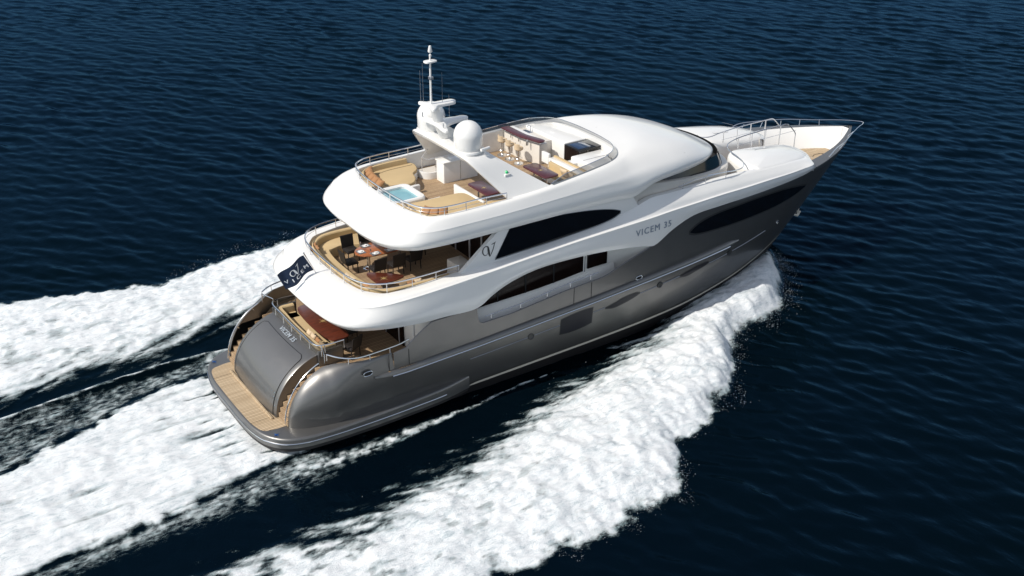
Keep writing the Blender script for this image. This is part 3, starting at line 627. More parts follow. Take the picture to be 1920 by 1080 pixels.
# bow bulwark: grey cap, white inside, teak deck
bx = list(np.linspace(27.6, 34.15, 30))
def hy(x): return hb(x, 5.3)
def capw(x): return interp(x, [(27.6, .6), (29, .62), (31, .46), (33.2, .28), (34.2, .16)])
bm = BM()
for s in (1, -1):
    rows = [[(x, -s*(hy(x)-.0), 5.3) for x in bx], [(x, -s*(hy(x)-.015), 5.335) for x in bx], [(x, -s*max(0, hy(x)-capw(x)), 5.335) for x in bx]]
    grid(bm, rows, flip=(s < 0))
recalc(bm); part('bow_cap', bm, GREY)
bm = BM()
for s in (1, -1):
    xx = [x for x in bx if x < 33.95]
    grid(bm, [[(x, -s*max(.0, hy(x)-capw(x)), 5.335) for x in xx], [(x-.05, -s*max(0, hy(x)-capw(x)-.05), 5.26) for x in xx], [(x-.25, -s*max(0, hy(x)-capw(x)-.32), 4.8) for x in xx], [(min(x-.55, 32.9), -s*max(0, min(hy(x)-capw(x)-.45, hb(min(x-.55, 32.9), 4.2)-.12)), 4.25) for x in xx]])
x = 33.95; grid(bm, [[(x-.02, y, 5.33) for y in (-.3, 0, .3)], [(33.75, y, 4.9) for y in (-.25, 0, .25)], [(32.9, y, 4.25) for y in (-.35, 0, .35)]])
recalc(bm); part('bow_bulwark', bm, WHITE)
bm = BM(); O = [(x, -max(.02, hb(x, 4.2)-.18)) for x in (27.5, 28.5, 29.5, 30.5, 31.3, 32.0, 32.5)]+[(32.75, -.3), (32.8, 0)]; O = O+[(x, -y) for x, y in reversed(O[:-1])]
slab(bm, O, 4.2, 4.38, 0); part('bow_deck', bm, TEAKP, None, 0)
bm = BM(); box(bm, 28.6, -1.1, 4.3, 29.8, 1.1, 4.62, .02); part('deck_step', bm, WHITE)
bm = BM(); tube(bm, [(32.25+.55*math.cos(a)-.6, -.75+.55*math.sin(a), 4.39) for a in np.linspace(.4, 2.4, 12)], .012, 5); part('hatch_ring', bm, GREYD)
P = spl_c([(28.6, 3.0, 5.36), (29.0, 2.92, 5.58), (30, 2.62, 5.64), (31.5, 2.1, 5.62), (33, 1.22, 5.56), (34.2, .62, 5.5), (34.9, .28, 5.42), (35.2, 0, 5.38), (34.9, -.28, 5.42), (34.2, -.62, 5.5), (33, -1.22, 5.56), (31.5, -2.0, 5.60), (30.6, -2.32, 5.6), (29.9, -2.5, 5.36)], 5)
bm = BM(); tube(bm, P, .024, 8); o = part('bow_rail', bm, CHROME)
for x in (29.3, 30.3, 31.3, 32.2, 33.1):
    for s in (1, -1):
        y = interp(x, [(28.9, 2.95), (30, 2.62), (31.5, 2.1), (33, 1.22), (34.2, .62)])
        if s < 0 and x < 30.5: continue
        bm = BM(); tube(bm, [(x+.06, s*y*.97, 5.58), (x-.1, s*(hy(x-.1)-.1), 5.33)], .016, 6); part('post', bm, CHROME, o)
for s in (1, -1):   # mooring gear
    bm = BM(); P = [(30.95+.18*math.cos(a), s*(hy(30.95)-.42), 5.0+.09*math.sin(a)) for a in np.linspace(0, 2*PI, 16, endpoint=False)]; tube(bm, P, .045, 6, True)
    o = part('mooring_fairlead', bm, CHROME); bm = BM(); box(bm, 30.80, s*(hy(31)-.46)-.02, 4.93, 31.1, s*(hy(31)-.46)+.02, 5.07, .01); part('recess', bm, BLACKP, o)
    bm = BM(); lathe(bm, [(.16, 0), (.16, .05), (.06, .07), (.06, .2), (.10, .22), (.10, .27), (.0, .28)], (30.55, s*(-1.5), 4.38), 14)
    part('bollard', bm, CHROME)
bm = BM(); lathe(bm, [(.14, 0), (.14, .12), (.09, .16), (.09, .3), (.13, .34), (.13, .42), (0, .44)], (30.1, .75, 4.38), 14); part('anchor_windlass', bm, BLACKP)
for s in (1, -1):   # anchor in its pocket
    bm = BM(); z = 1.75; x = 30.35; y = hb(x, z); tube(bm, [(x+.1, -s*(y+.02), z+.25), (x-.05, -s*(y+.10), z-.2)], .05, 8); tube(bm, [(x-.35, -s*(y+.12), z-.12), (x-.05, -s*(y+.12), z-.26), (x+.22, -s*(y+.02), z-.12)], .06, 6)
    part('anchor', bm, STRIPE)
# side lettering and emblem, laid on the shell's own surface
from mathutils.bvhtree import BVHTree
shell_o = bpy.data.objects['bridge_deck_shell']; bvh = BVHTree.FromPolygons([v.co[:] for v in shell_o.data.vertices], [p.vertices[:] for p in shell_o.data.polygons])
def on_shell(x, z, s, o):
    h = bvh.ray_cast(Vector((x, -s*8, z)), Vector((0, s, 0)))[0]; return (x, (h.y if h else -s*3.95)-s*o, z)
for s in (1, -1):
    bm = text_mesh('VICEM 35', lambda x, y, z: on_shell(17.62+s*x, 5.17+y+.01*x, s, .014+z), .40, 0, .004, 1.22, .009); part('name_lettering', bm, LETTER, None, 0)
EMB = [([(-.10, -.20, .02), (-.14, -.33, .035), (-.30, -.38, .045), (-.47, -.22, .07), (-.53, .04, .08), (-.42, .28, .07), (-.22, .37, .06), (-.06, .28, .10), (.00, .02, .15), (.05, -.28, .14), (.12, -.56, .05)]),
       ([(.12, -.58, .03), (.26, -.34, .05), (.42, .0, .06), (.53, .34, .05), (.60, .52, .02)]), ([(.26, .40, .02), (.42, .45, .06), (.55, .48, .06), (.68, .56, .02)])]
def emblem(fn):
    bm = BM()
    for st_ in EMB:
        P = spl_c(st_, 5); a, b = [], []
        for i, p in enumerate(P):
            t_ = P[min(i+1, len(P)-1)][:2]-P[max(i-1, 0)][:2]; t_ = t_/max(1e-6, np.linalg.norm(t_)); w_ = max(.008, p[2])*.62
            a.append(fn(p[0]-t_[1]*w_, p[1]+t_[0]*w_)); b.append(fn(p[0]+t_[1]*w_, p[1]-t_[0]*w_))
        grid(bm, [a, b])
    return bm
for s in (1, -1): part('emblem', emblem(lambda u, v: (9.66+u*.5*s, -s*3.548, 6.08+v*.5)), GREYD, None, 0)
# ================================================================ RADAR ARCH AND MAST
def arch_sec(t_):  # t from -1 stbd base to 1 port base ; returns aft and forward edge points
    a = abs(t_); s = 1 if t_ > 0 else -1
    AF = [(0, 9.5, 0, 9.44), (.35, 9.5, 1.1, 9.43), (.58, 9.55, 1.95, 9.36), (.68, 9.75, 2.3, 9.12), (.82, 10.25, 2.68, 8.5), (1, 10.9, 3.2, 7.72)]
    FW = [(0, 10.62, 0, 9.42), (.35, 10.62, 1.1, 9.41), (.58, 10.75, 1.85, 9.33), (.68, 11.05, 2.2, 9.1), (.82, 11.85, 2.62, 8.55), (1, 12.95, 3.3, 7.82)]
    f = lambda T, k: float(np.interp(a, [q[0] for q in T], [q[k] for q in T]))
    return (f(AF, 1), s*f(AF, 2), f(AF, 3)), (f(FW, 1), s*f(FW, 2), f(FW, 3))
ts = list(np.linspace(-1, 1, 61)); sm = {}
A_ = np.array([arch_sec(q)[0] for q in ts]); F_ = np.array([arch_sec(q)[1] for q in ts])
for _ in range(3):
    for Q in (A_, F_): Q[1:-1] = .25*Q[:-2]+.5*Q[1:-1]+.25*Q[2:]
rows = []
for a, f in zip(A_, F_):
    y = a[1]; k = np.array([.0, 0, -.13]); 
    a0 = np.array(a); f0 = np.array(f); side = np.sign(y) if abs(y) > 1.9 else y/1.9
    down = np.array([0, -.10*side, -.14 if abs(y) < 2 else -.10])
    r = [a0+np.array([0, 0, -.02]), a0+np.array([.05, 0, .02])]
    for j in range(1, 6): r.append(a0+(f0-a0)*j/6+np.array([0, 0, .05*math.sin(PI*j/6)]))
    r += [f0+np.array([-.05, 0, .02]), f0+np.array([0, 0, -.02]), f0+down+np.array([-.05, 0, 0]), a0+down+np.array([.05, 0, 0])]
    rows.append(r)
bm = BM(); grid(bm, rows, cv=True); recalc(bm); arch = part('radar_arch', bm, WHITE, None, 50)
dprof = [(.50, 0), (.54, .03), (.56, .08), (.56, .45), (.565, .50)]+[(.57*math.cos(a), .52+.60*math.sin(a)) for a in np.linspace(.08, 1.5, 9)]+[(0.0, 1.12)]
for s in (1, -1):
    bm = BM(); lathe(bm, [(.62, -.06), (.60, .02), (.5, .05)], (10.15, s*1.4, 9.43), 28); pl = part('dome_plinth', bm, WHITE, arch)
    bm = BM(); lathe(bm, dprof, (10.15, s*1.4, 9.44), 32); part('radar_dome', bm, WHITE, None, 50)
bm = BM(); rows = []   # mast fin
for z, xa, xf, wd in ((9.40, 9.85, 11.3, .09), (9.62, 9.68, 10.6, .10), (9.95, 9.54, 10.12, .11), (10.3, 9.44, 9.86, .11), (10.7, 9.34, 9.72, .10), (10.95, 9.28, 9.66, .09)):
    rows.append([(xa, 0, z), (xa+.1, -wd, z), (xf-.2, -wd, z), (xf, 0, z), (xf-.2, wd, z), (xa+.1, wd, z)])
V = grid(bm, rows, cv=True); bm.faces.new(V[-1]); recalc(bm); fin = part('mast_fin', bm, WHITE, None, 60)
for z, xa, hw, xn, nm in ((10.98, 9.12, .56, 10.45, 'scanner_platform'), (10.22, 9.35, 1.05, 11.0, 'scanner_platform')):
    O = spl_c([(xa, -hw), (xa+.12, -hw-.02), (xa+.42, -hw*.45), (xn-.5, -.22), (xn-.12, -.19), (xn, 0), (xn-.12, .19), (xn-.5, .22), (xa+.42, hw*.45), (xa+.12, hw+.02), (xa, hw), (xa+.1, 0)], 3, True)
    bm = BM(); slab(bm, [tuple(p[:2]) for p in O], z-.12, z, .04, 2); part(nm, bm, WHITE, fin, 50)
bm = BM(); tube(bm, [(9.37, 0, 10.95), (9.38, 0, 12.9)], 0.045, 10, taper=[1, .75]); mast = part('antenna_mast', bm, WHITE)
bm = BM(); lathe(bm, [(.03, 0), (.05, .05), (.05, .08), (.02, .1), (.02, .16), (.075, .18), (.09, .22), (.045, .42), (0, .44)], (9.39, 0, 12.82), 14); part('mast_light', bm, WHITE, mast)
bm = BM(); O = spl([(9.15, -.12), (9.38, -.16), (9.62, -.1), (9.62, .1), (9.38, .16), (9.15, .12)], 4, True); slab(bm, [tuple(p[:2]) for p in O], 12.62, 12.68, .02, 2); part('spreader', bm, WHITE, mast)
bm = BM(); box(bm, 9.32, -.1, 11.95, 9.46, .1, 12.07, .02); part('junction_box', bm, SILV, mast)
for x, y, z0, z1 in ((9.2, .5, 10.98, 12.2), (9.25, .38, 10.98, 12.5), (9.85, -.05, 10.98, 12.15), (10.35, .3, 10.2, 11.1)):
    bm = BM(); tube(bm, [(x, y, z0), (x, y, z1)], .009, 5); part('whip_antenna', bm, SILV, fin)
for x, y in ((9.42, -.8), (9.42, .8)):
    bm = BM(); tube(bm, [(x, y, 10.2), (x, y, 10.42)], .03, 8); part('navigation_light', bm, WPOST, fin)
bm = BM()
for i in range(3): tube(bm, [(10.75-.12*i, .05+.05*i, 10.1), (10.95-.12*i, -.05+.05*i, 10.08)], .045, 8)
box(bm, 10.45, -.1, 10.08, 10.95, .14, 10.14, .01); part('ship_horn', bm, SILV, fin)
bm = BM(); box(bm, 10.98, -2.72, 8.52, 11.24, -2.5, 8.60, .01); ql = part('side_light', bm, WHITE); bm = BM(); lathe(bm, [(.06, 0), (.06, .08), (.03, .12), (0, .13)], (11.12, -2.6, 8.59), 10); part('lens', bm, GREENM, ql)
bm = BM(); tube(bm, [(10.5, -2.05, 9.32), (10.5, -2.05, 9.55)], .035, 8); tube(bm, [(10.3, -2.08, 9.55), (10.72, -2.0, 9.55)], .06, 8); part('camera_unit', bm, WHITE)
# ================================================================ SUNDECK FITTINGS
P = spl_c([(10.9, 3.2, 8.10), (9.6, 3.16, 8.10), (8.4, 3.14, 8.10), (7.75, 3.02, 8.10), (7.3, 2.66, 8.10), (7.08, 2.05, 8.10), (6.98, 1.2, 8.10), (6.95, 0, 8.10), (6.98, -1.2, 8.10), (7.08, -2.05, 8.10), (7.3, -2.66, 8.10), (7.75, -3.02, 8.10), (8.4, -3.14, 8.10), (9.6, -3.16, 8.10), (10.75, -3.18, 8.06)], 6)
rail('sundeck_handrail', P, .32, 15)
P = spl_c([(8.5, 3.3, 5.66), (6.6, 3.28, 5.65), (5.6, 3.14, 5.64), (5.0, 2.8, 5.63), (4.65, 2.2, 5.62), (4.5, 1.2, 5.62), (4.46, 0, 5.62), (4.5, -1.2, 5.62), (4.65, -2.2, 5.62), (5.0, -2.8, 5.63), (5.6, -3.14, 5.64), (6.6, -3.28, 5.65), (8.45, -3.32, 5.68)], 6)
rail('bridge_deck_handrail', P, .37, 14)
def sweep2(bm, path, prof, side=1, caps=True, flip=False):
    "path: 2-D polyline; prof: (inward distance, z)"
    n = len(path); rows = []
    for i in range(n):
        t_ = np.array(path[min(i+1, n-1)][:2])-np.array(path[max(i-1, 0)][:2]); t_ = t_/np.linalg.norm(t_); nn = np.array([-t_[1], t_[0]])*side
        rows.append([(path[i][0]+nn[0]*d, path[i][1]+nn[1]*d, z) for d, z in prof])
    V = grid(bm, rows)
    if caps:
        for r in (V[0], V[-1]):
            try: bm.faces.new(r)
            except ValueError: pass
    recalc(bm)
def sofa(name, path, seat_z, back_z, deck_z, depth, m=TAN, back=.22, side=1, basem=CREAM, parent=None):
    bm = BM(); sweep2(bm, path, [(.02, deck_z), (.02, seat_z-.12), (depth-.06, seat_z-.12), (depth-.06, deck_z)], side); o = part(name, bm, basem, parent)
    bm = BM(); sweep2(bm, path, [(back, seat_z-.12), (back, seat_z-.03), (back+.03, seat_z), (depth-.04, seat_z), (depth, seat_z-.04), (depth, seat_z-.12)], side); part('seat_pad', bm, m, o)
    bm = BM(); sweep2(bm, path, [(.0, deck_z), (.0, back_z-.03), (.03, back_z), (back-.06, back_z), (back-.02, back_z-.04), (back+.02, seat_z-.02), (back+.02, deck_z)], side); part('backrest', bm, m, o)
    return o
# bridge deck: stern sofa
SP = spl_c([(7.2, 3.02), (6.2, 3.06), (5.6, 2.95), (5.15, 2.62), (4.88, 2.1), (4.72, 1.2), (4.68, 0), (4.72, -1.2), (4.88, -2.1), (5.15, -2.62), (5.6, -2.95), (6.2, -3.06), (8.2, -3.1)], 6)
SP = [tuple(p[:2]) for p in SP]
sofa('stern_sofa', SP, 5.0, 5.27, 4.6, .70)
bm = BM(); O = spl_c([(5.6, 2.9), (5.35, 2.3), (5.55, 2.0), (6.2, 2.1), (7.0, 1.75), (7.35, 2.0), (7.4, 2.6), (7.2, 3.0)], 4, True); slab(bm, [tuple(p[:2]) for p in O], 4.6, 5.01, .04, 2); part('sofa_end', bm, TAN)
bm = BM(); box(bm, 8.7, -2.75, 4.6, 9.35, -2.0, 5.35, .03); part('service_cabinet', bm, CREAM)
bm = BM(); O = spl_c([(7.5, 2.9), (7.4, 2.2), (7.55, 1.75), (8.0, 1.55), (9.2, 1.5), (10.2, 1.5)], 5); sweep2(bm, O, [(0, 4.6), (0, 4.95), (.06, 4.95), (.06, 4.6)], -1); part('stairwell_coaming', bm, WHITE)
bm = BM(); tube(bm, [(p[0], p[1], 5.45) for p in O], .03, 8); o = part('stairwell_rail', bm, CHROME)
for i in (0, 10, 18): bm = BM(); tube(bm, [(O[i][0], O[i][1], 5.45), (O[i][0], O[i][1], 4.9)], .02, 6); part('post', bm, CHROME, o)
# main deck: stern sofa and side cabinets
SP2 = spl_c([(3.75, 1.98), (3.15, 1.95), (3.02, 1.2), (2.98, 0), (3.02, -1.2), (3.15, -1.95), (3.75, -1.98)], 6)
sofa('aft_deck_sofa', [tuple(p[:2]) for p in SP2], 2.84, 3.12, 2.4, .78)
for s in (1, -1):
    bm = BM(); box(bm, 2.95, min(s*2.05, s*2.16), 2.4, 3.95, max(s*2.05, s*2.16), 3.06, .01); part('sofa_side_panel', bm, GREY)
bm = BM(); slab(bm, [(2.96, -2.1), (3.08, -2.1), (3.04, 0), (3.08, 2.1), (2.96, 2.1), (2.92, 0)], 2.8, 2.985, .01); part('stern_coaming', bm, GREY)
# sundeck built-ins
def pad(name, O, z0, z1, m=TAN, seam=None, base=WHITE, n=4):
    O = [tuple(p[:2]) for p in spl_c(O, n, True)]
    bm = BM(); slab(bm, O, z0, z1-.12, .01); o = part(name, bm, base)
    bm = BM(); slab(bm, offs(ccw(O), .01), z1-.13, z1, .05, 3); part('cushion_top', bm, m, o); return o
pad('port_sunpad', [(7.35, .95), (7.3, 1.9), (7.55, 2.6), (8.0, 2.98), (8.8, 3.06), (9.9, 3.05), (10.05, 2.8), (9.95, 2.35), (9.8, 2.1), (9.5, 1.85), (9.35, 1.4), (9.05, .98), (8.6, .9)], 7.1, 7.52)
bm = BM(); P = spl_c([(8.5, 1.0, 7.525), (7.95, 1.15, 7.525), (7.8, 1.7, 7.525), (7.95, 2.3, 7.525), (8.5, 2.62, 7.525), (9.9, 2.68, 7.525)], 5); tube(bm, P, .012, 4); part('pad_seam', bm, TAND)
pad('starboard_sunpad', [(7.35, -.95), (7.3, -1.9), (7.55, -2.6), (8.0, -2.98), (8.8, -3.06), (9.9, -3.05), (10.15, -2.95), (10.18, -2.0), (10.12, -1.15), (9.9, -.98), (9.0, -.92), (8.6, -.9)], 7.1, 7.52)
for s in (1, -1):
    P = spl_c([(9.8, s*3.12), (8.5, s*3.1), (7.85, s*2.95), (7.42, s*2.55), (7.18, s*1.9), (7.1, s*1.0)], 5); bm = BM(); sweep2(bm, [tuple(p[:2]) for p in P], [(0, 7.1), (0, 7.68), (.04, 7.72), (.16, 7.72), (.22, 7.5), (.22, 7.1)], s); part('sunpad_backrest', bm, TAN)
bm = BM(); O = rrect(7.08, -.86, 8.6, .86, .3, 6); I = rrect(7.28, -.66, 8.40, .66, .22, 6)
def ringz(O_, z): return [(x, y, z) for x, y in O_]
grid(bm, [ringz(O, 7.1), ringz(O, 7.58), ringz(offs(O, .04), 7.63), ringz(offs(I, -.05), 7.63), ringz(I, 7.59), ringz(I, 7.3)], cv=True); recalc(bm); tub = part('hot_tub', bm, WHITE)
bm = BM(); bm.faces.new([bm.verts.new((x, y, 7.5)) for x, y in offs(I, -.02)]); part('tub_water', bm, POOLW, tub, 0)
bm = BM()
box(bm, 8.55, .70, 7.1, 9.15, .86, 7.45, .02); part('tub_step_wall', bm, WHITE, tub)
bm = BM(); box(bm, 8.55, -.92, 7.1, 9.2, -.76, 7.45, .02); part('tub_step_wall', bm, WHITE, tub)
bm = BM(); box(bm, 8.55, -.75, 7.1, 8.95, .69, 7.28, .02); part('tub_step', bm, TEAK, tub)
bm = BM(); box(bm, 10.45, 1.02, 7.1, 12.1, 1.62, 7.97, .03); cb = part('bar_cabinet', bm, WHITE)
bm = BM(); box(bm, 10.42, .98, 7.97, 12.13, 1.66, 8.01, .01); part('worktop', bm, WHITE, cb)
bm = BM(); tube(bm, [(11.25, 1.015, 7.15), (11.25, 1.015, 7.93)], .006, 4); part('door_seam', bm, BLACKP, cb)
bm = BM(); box(bm, 10.9, 1.15, 8.005, 11.3, 1.5, 8.05, .02, .06); part('basin', bm, PORC, cb)
# stairwell with curved wall on the port side
bm = BM(); slab(bm, [(10.1, 1.95), (12.4, 1.7), (12.4, 3.0), (10.1, 3.0)], 7.1, 7.108, 0); sw = part('stairwell_hatch', bm, CREAM, None, 0)
for k in range(4): bm = BM(); box(bm, 11.1+.3*k, 1.95, 7.1, 11.4+.3*k, 2.9, 7.12+.02*k, .005); part('step', bm, TEAK, sw)
bm = BM(); O = spl_c([(10.05, 3.0), (10.02, 2.2), (10.2, 1.85), (10.6, 1.78), (11.4, 1.78)], 5); sweep2(bm, O, [(0, 7.1), (0, 7.38), (.08, 7.38), (.08, 7.1)], -1); part('stairwell_coaming', bm, WHITE)
bm = BM(); tube(bm, [(10.9, 3.0, 7.95), (10.1, 2.2, 7.95), (10.2, 1.85, 7.95), (12.3, 1.8, 7.97)], .018, 6); o = part('stairwell_rail', bm, WPOST)
for p in ((10.1, 2.2), (10.55, 1.83)): bm = BM(); tube(bm, [(p[0], p[1], 7.95), (p[0], p[1], 7.36)], .018, 6); part('post', bm, WPOST, o)
# aft banquette (starboard) with white ledge
bm = BM(); box(bm, 10.17, -2.4, 7.1, 10.27, -.2, 7.56, .02); part('banquette_wall', bm, WHITE)
pad('aft_banquette', [(10.3, -2.2), (10.3, -3.0), (10.6, -3.1), (11.9, -3.12), (12.4, -3.05), (12.4, -2.65), (11.9, -2.5), (10.95, -2.45)], 7.1, 7.5)
# forward saloon: bar, settee, cabinets
BP = spl_c([(14.72, 2.92, 0), (14.72, 2.3, 0), (14.74, 1.5, 0), (14.9, .95, 0), (14.98, .62, 0)], 6); BP = [tuple(p[:2]) for p in BP]
bm = BM(); O = [(x-.2, y) for x, y in BP]+[(14.84, .42), (15.02, .40), (15.16, .50)]+[(x+.2, y) for x, y in reversed(BP)]; slab(bm, O, 8.16, 8.215, .02, 2); bt = part('bar_counter', bm, PURPLE)
bm = BM(); O = [(x-.02, y) for x, y in BP]+[(15.4, .66), (15.4, 2.95)]; slab(bm, O, 7.1, 8.0, .02); part('bar_front', bm, CREAM, bt)
bm = BM(); slab(bm, [(x+.02, y+.02) for x, y in BP]+[(15.15, .7), (15.15, 2.9)], 7.95, 8.17, 0); part('upstand', bm, WHITE, bt)
for y in (1.1, 1.7, 2.3): bm = BM(); box(bm, 14.6, y-.02, 7.9, 14.75, y+.02, 8.16, .005); part('bracket', bm, CHROME, bt)
bm = BM(); box(bm, 15.4, .9, 7.1, 15.8, 3.0, 7.98, .02); sk_ = part('sink_unit', bm, CREAM); bm = BM(); box(bm, 15.45, 2.1, 7.98, 15.75, 2.6, 8.0, .005); part('sink', bm, CHROME, sk_)
bm = BM(); tube(bm, [(15.7, 2.35, 7.98), (15.7, 2.35, 8.22), (15.6, 2.35, 8.27), (15.52, 2.35, 8.2)], .015, 6); part('tap', bm, CHROME, sk_)
bm = BM(); O = [(15.8, -.02), (17.0, -.02), (17.0, 1.6), (16.7, 2.4), (16.2, 2.8), (15.8, 2.95)]; slab(bm, O, 7.1, 8.10, .05, 3); part('forward_cabinet', bm, WHITE)
bm = BM(); O = [(15.82, -1.0), (17.02, -1.0), (17.02, -.04), (15.82, -.04)]; slab(bm, O, 7.98, 8.06, .005); hs = part('stair_hatch', bm, GLASS)
bm = BM(); box(bm, 15.8, -1.0, 7.1, 15.85, -.04, 8.0, .005); part('hatch_door', bm, GLASSB, hs)
bm = BM(); box(bm, 15.95, -.85, 8.055, 16.6, -.15, 8.066, .002); part('sliding_pane', bm, mat('blue_hatch_glass', (.01, .035, .09), .08, 0, .5), hs)
bm = BM(); O = [(15.4, -1.05), (16.95, -1.05), (16.8, -1.9), (16.4, -2.5), (15.7, -2.85), (15.4, -2.85)]; slab(bm, O, 7.1, 7.93, .06, 3); fl = part('forward_lounger_base', bm, WHITE)
bm = BM(); box(bm, 15.05, -1.5, 7.1, 15.45, -1.05, 7.78, .04); part('helm_step', bm, WHITE, fl)
bm = BM(); tube(bm, [(15.5, -1.75, 7.935), (16.8, -1.75, 7.935)], .008, 4); part('seam', bm, SILV, fl)
bm = BM(); box(bm, 14.72, -2.95, 7.1, 15.0, -.35, 7.78, .02); lw = part('shelf_ledge', bm, WHITE); bm = BM(); box(bm, 15.0, -2.9, 7.1, 15.12, -.35, 7.82, .01); part('ledge_back', bm, TAN, lw)
bm = BM(); box(bm, 14.70, -.40, 7.5, 14.82, .1, 7.95, .02); part('ledge_end', bm, WHITE, lw)
pad('settee', [(14.05, -3.0), (14.15, -2.6), (14.15, -.75), (14.3, -.6), (14.68, -.6), (14.7, -.8), (14.7, -2.9), (14.6, -3.02)], 7.1, 7.46, TAN)
bm = BM(); box(bm, 14.55, -2.95, 7.4, 14.7, -.6, 7.72, .03); part('settee_back', bm, TAN)
pad('side_settee', [(12.95, -3.1), (12.95, -2.72), (13.1, -2.6), (14.0, -2.6), (14.1, -3.08)], 7.1, 7.46, TAN)
# windscreen
wsc = [(p[0], p[1], p[2]) for p in st[8:]]; ws = wsc+[mir(p) for p in reversed(wsc)][1:]; ws = spl_c([(12.9, -3.29, 7.94)]+ws[1:-1]+[(12.9, 3.29, 7.94)], 6)
bm = BM(); top = [(p[0]-(.20 if p[0] > 16 else .03), p[1]*.955, p[2]+interp(p[0], [(12.9, .02), (13.6, .22), (16, .26), (17.2, .24)])) for p in ws]
grid(bm, [[tuple(p) for p in ws], top]); recalc(bm); wsn = part('windscreen', bm, TINT)
bm = BM(); tube(bm, top, .016, 6); part('top_trim', bm, CHROME, wsn)
# ================================================================ LOOSE THINGS
def legs(root, pts, z1, r=.022, m=RATTAN, name='leg'):
    for x, y in pts: bm = BM(); tube(bm, [(x, y, 0), (x*.94, y*.94, z1)], r, 6); mk(name, bm, m, root)
def chair(label, cat='chair', group=None):
    t = thing('dining_chair', label, cat, (0, 0, 0), 0, group)
    legs(t, [(-.22, -.24), (.22, -.24), (-.22, .24), (.22, .24)], .42)
    bm = BM(); box(bm, -.25, -.27, .40, .25, .27, .47, .02); mk('seat', bm, RATTAN, t)
    bm = BM(); box(bm, -.22, -.24, .47, .22, .24, .50, .015); mk('seat_pad', bm, RATTAN, t)
    bm = BM(); rows = [[(-.25-.10*k/4-d, y*(1+.02*k), .44+.13*k+.01) for y in np.linspace(-.26, .26, 7)] for d in (0,) for k in range(5)]
    grid(bm, rows); grid(bm, [[(p[0]-.035, p[1], p[2]) for p in r] for r in rows])
    grid(bm, [rows[-1], [(p[0]-.035, p[1], p[2]) for p in rows[-1]]])
    for j in (0, -1): grid(bm, [[r[j] for r in rows], [(r[j][0]-.035, r[j][1], r[j][2]) for r in rows]])
    weld(bm, .001); recalc(bm); mk('backrest', bm, RATTAN, t)
    return t
c0 = chair('black woven dining chair at the stern end of the oval dining table', group='black dining chairs round the oval table')
c0.location = (5.72, .45, 4.6)
for x, y, rz, lb in ((6.35, -.62, 90, 'black woven dining chair on the starboard side of the oval table nearest the stern'),
                     (7.15, -.66, 90, 'black woven dining chair on the starboard side of the oval table, second from the stern'),
                     (7.95, -.62, 90, 'black woven dining chair on the starboard side of the oval table, third from the stern'),
                     (6.25, 1.42, -90, 'black woven dining chair on the port side of the oval table nearest the stair rail'),
                     (7.05, 1.46, -90, 'black woven dining chair on the port side of the oval table, in the roof shade'),
                     (8.75, .4, 180, 'black woven dining chair at the forward end of the oval dining table')):
    dup(c0, (x, y, 4.6), math.radians(rz), lb)
lbs = ['black woven chair facing aft at the port end of the long dark aft-deck table', 'black woven chair facing aft beside the middle of the long aft-deck table', 'black woven chair facing aft near the starboard end of the long aft-deck table', 'black woven chair at the starboard end of the long aft-deck table by the side walk']
for (x, y, rz), lb in zip(((4.85, .9, 180), (4.85, 0, 180), (4.85, -.9, 180), (4.35, -2.05, 112)), lbs):
    o = dup(c0, (x, y, 2.4), math.radians(rz), lb); o['group'] = 'black chairs along the aft-deck table'
def table(name, label, loc, O, h, m, legp, th=.045, st=.2, rz=0, lr=.035, starx=(0, 0), group=None):
    t = thing(name, label, 'table', loc, rz, group)
    bm = BM(); slab(bm, O, h-th, h, .015, 2); tp = mk('table_top', bm, m, t)
    bm = BM(); star(bm, starx[0], starx[1], h+.002, st, 8, .003, .35); mk('star_inlay', bm, GOLD, tp, 0)
    for x, y in legp:
        bm = BM(); lathe(bm, [(.16, 0), (.15, .02), (lr, .04), (lr, h-th)], (x, y, 0), 12); mk('leg', bm, CHROME, t)
    return t
def so(P, n=5): return [tuple(p[:2]) for p in spl_c(P, n, True)]
table('coffee_table', 'triangular red-brown low table with brass star on the bridge deck', (6.05, -1.82, 4.6), so([(-.46, .60), (-.36, .70), (-.2, .62), (.58, -.08), (.68, -.26), (.58, -.38), (-.28, -.46), (-.44, -.40), (-.48, -.2)]), .62, MAHOG, [(-.1, -.05)], st=.24, starx=(-.08, -.08))
a = [i*2*PI/40 for i in range(40)]
dt = thing('dining_table', 'oval cherry dining table laid for a meal under the sundeck overhang', 'table', (7.2, .4, 4.6))
bm = BM(); slab(bm, [(1.25*math.copysign(abs(math.cos(q))**.8, math.cos(q)), .62*math.sin(q)) for q in a], .70, .75, .015, 2); mk('table_top', bm, OAK, dt)
for x in (-.7, .7): bm = BM(); lathe(bm, [(.25, 0), (.22, .03), (.07, .06), (.07, .7)], (x, 0, 0), 14); mk('leg', bm, CHROME, dt)
def setting(label, x, y, z):
    t = thing('place_setting', label, 'tableware', (x, y, z), 0, 'place settings on the oval dining table')
    bm = BM(); box(bm, -.15, -.20, 0, .15, .20, .006, .002); mk('place_mat', bm, SILV, t)
    bm = BM(); lathe(bm, [(.07, .007), (.12, .014), (.135, .022), (.12, .02), (0, .012)], (0, 0, 0), 18); mk('plate', bm, PORC, t)
    bm = BM(); lathe(bm, [(0, .02), (.05, .022), (.055, .06), (.05, .058), (0, .03)], (0, 0, 0), 12); mk('bowl', bm, PORC, t)
    bm = BM(); lathe(bm, [(.03, .007), (.005, .012), (.005, .08), (.035, .12), (.03, .17)], (.12, .15, 0), 10); mk('glass', bm, CHROME, t)
    return t
zt = 5.352
p0 = setting('white plate and bowl at the stern end of the oval table', 6.2, .42, zt)
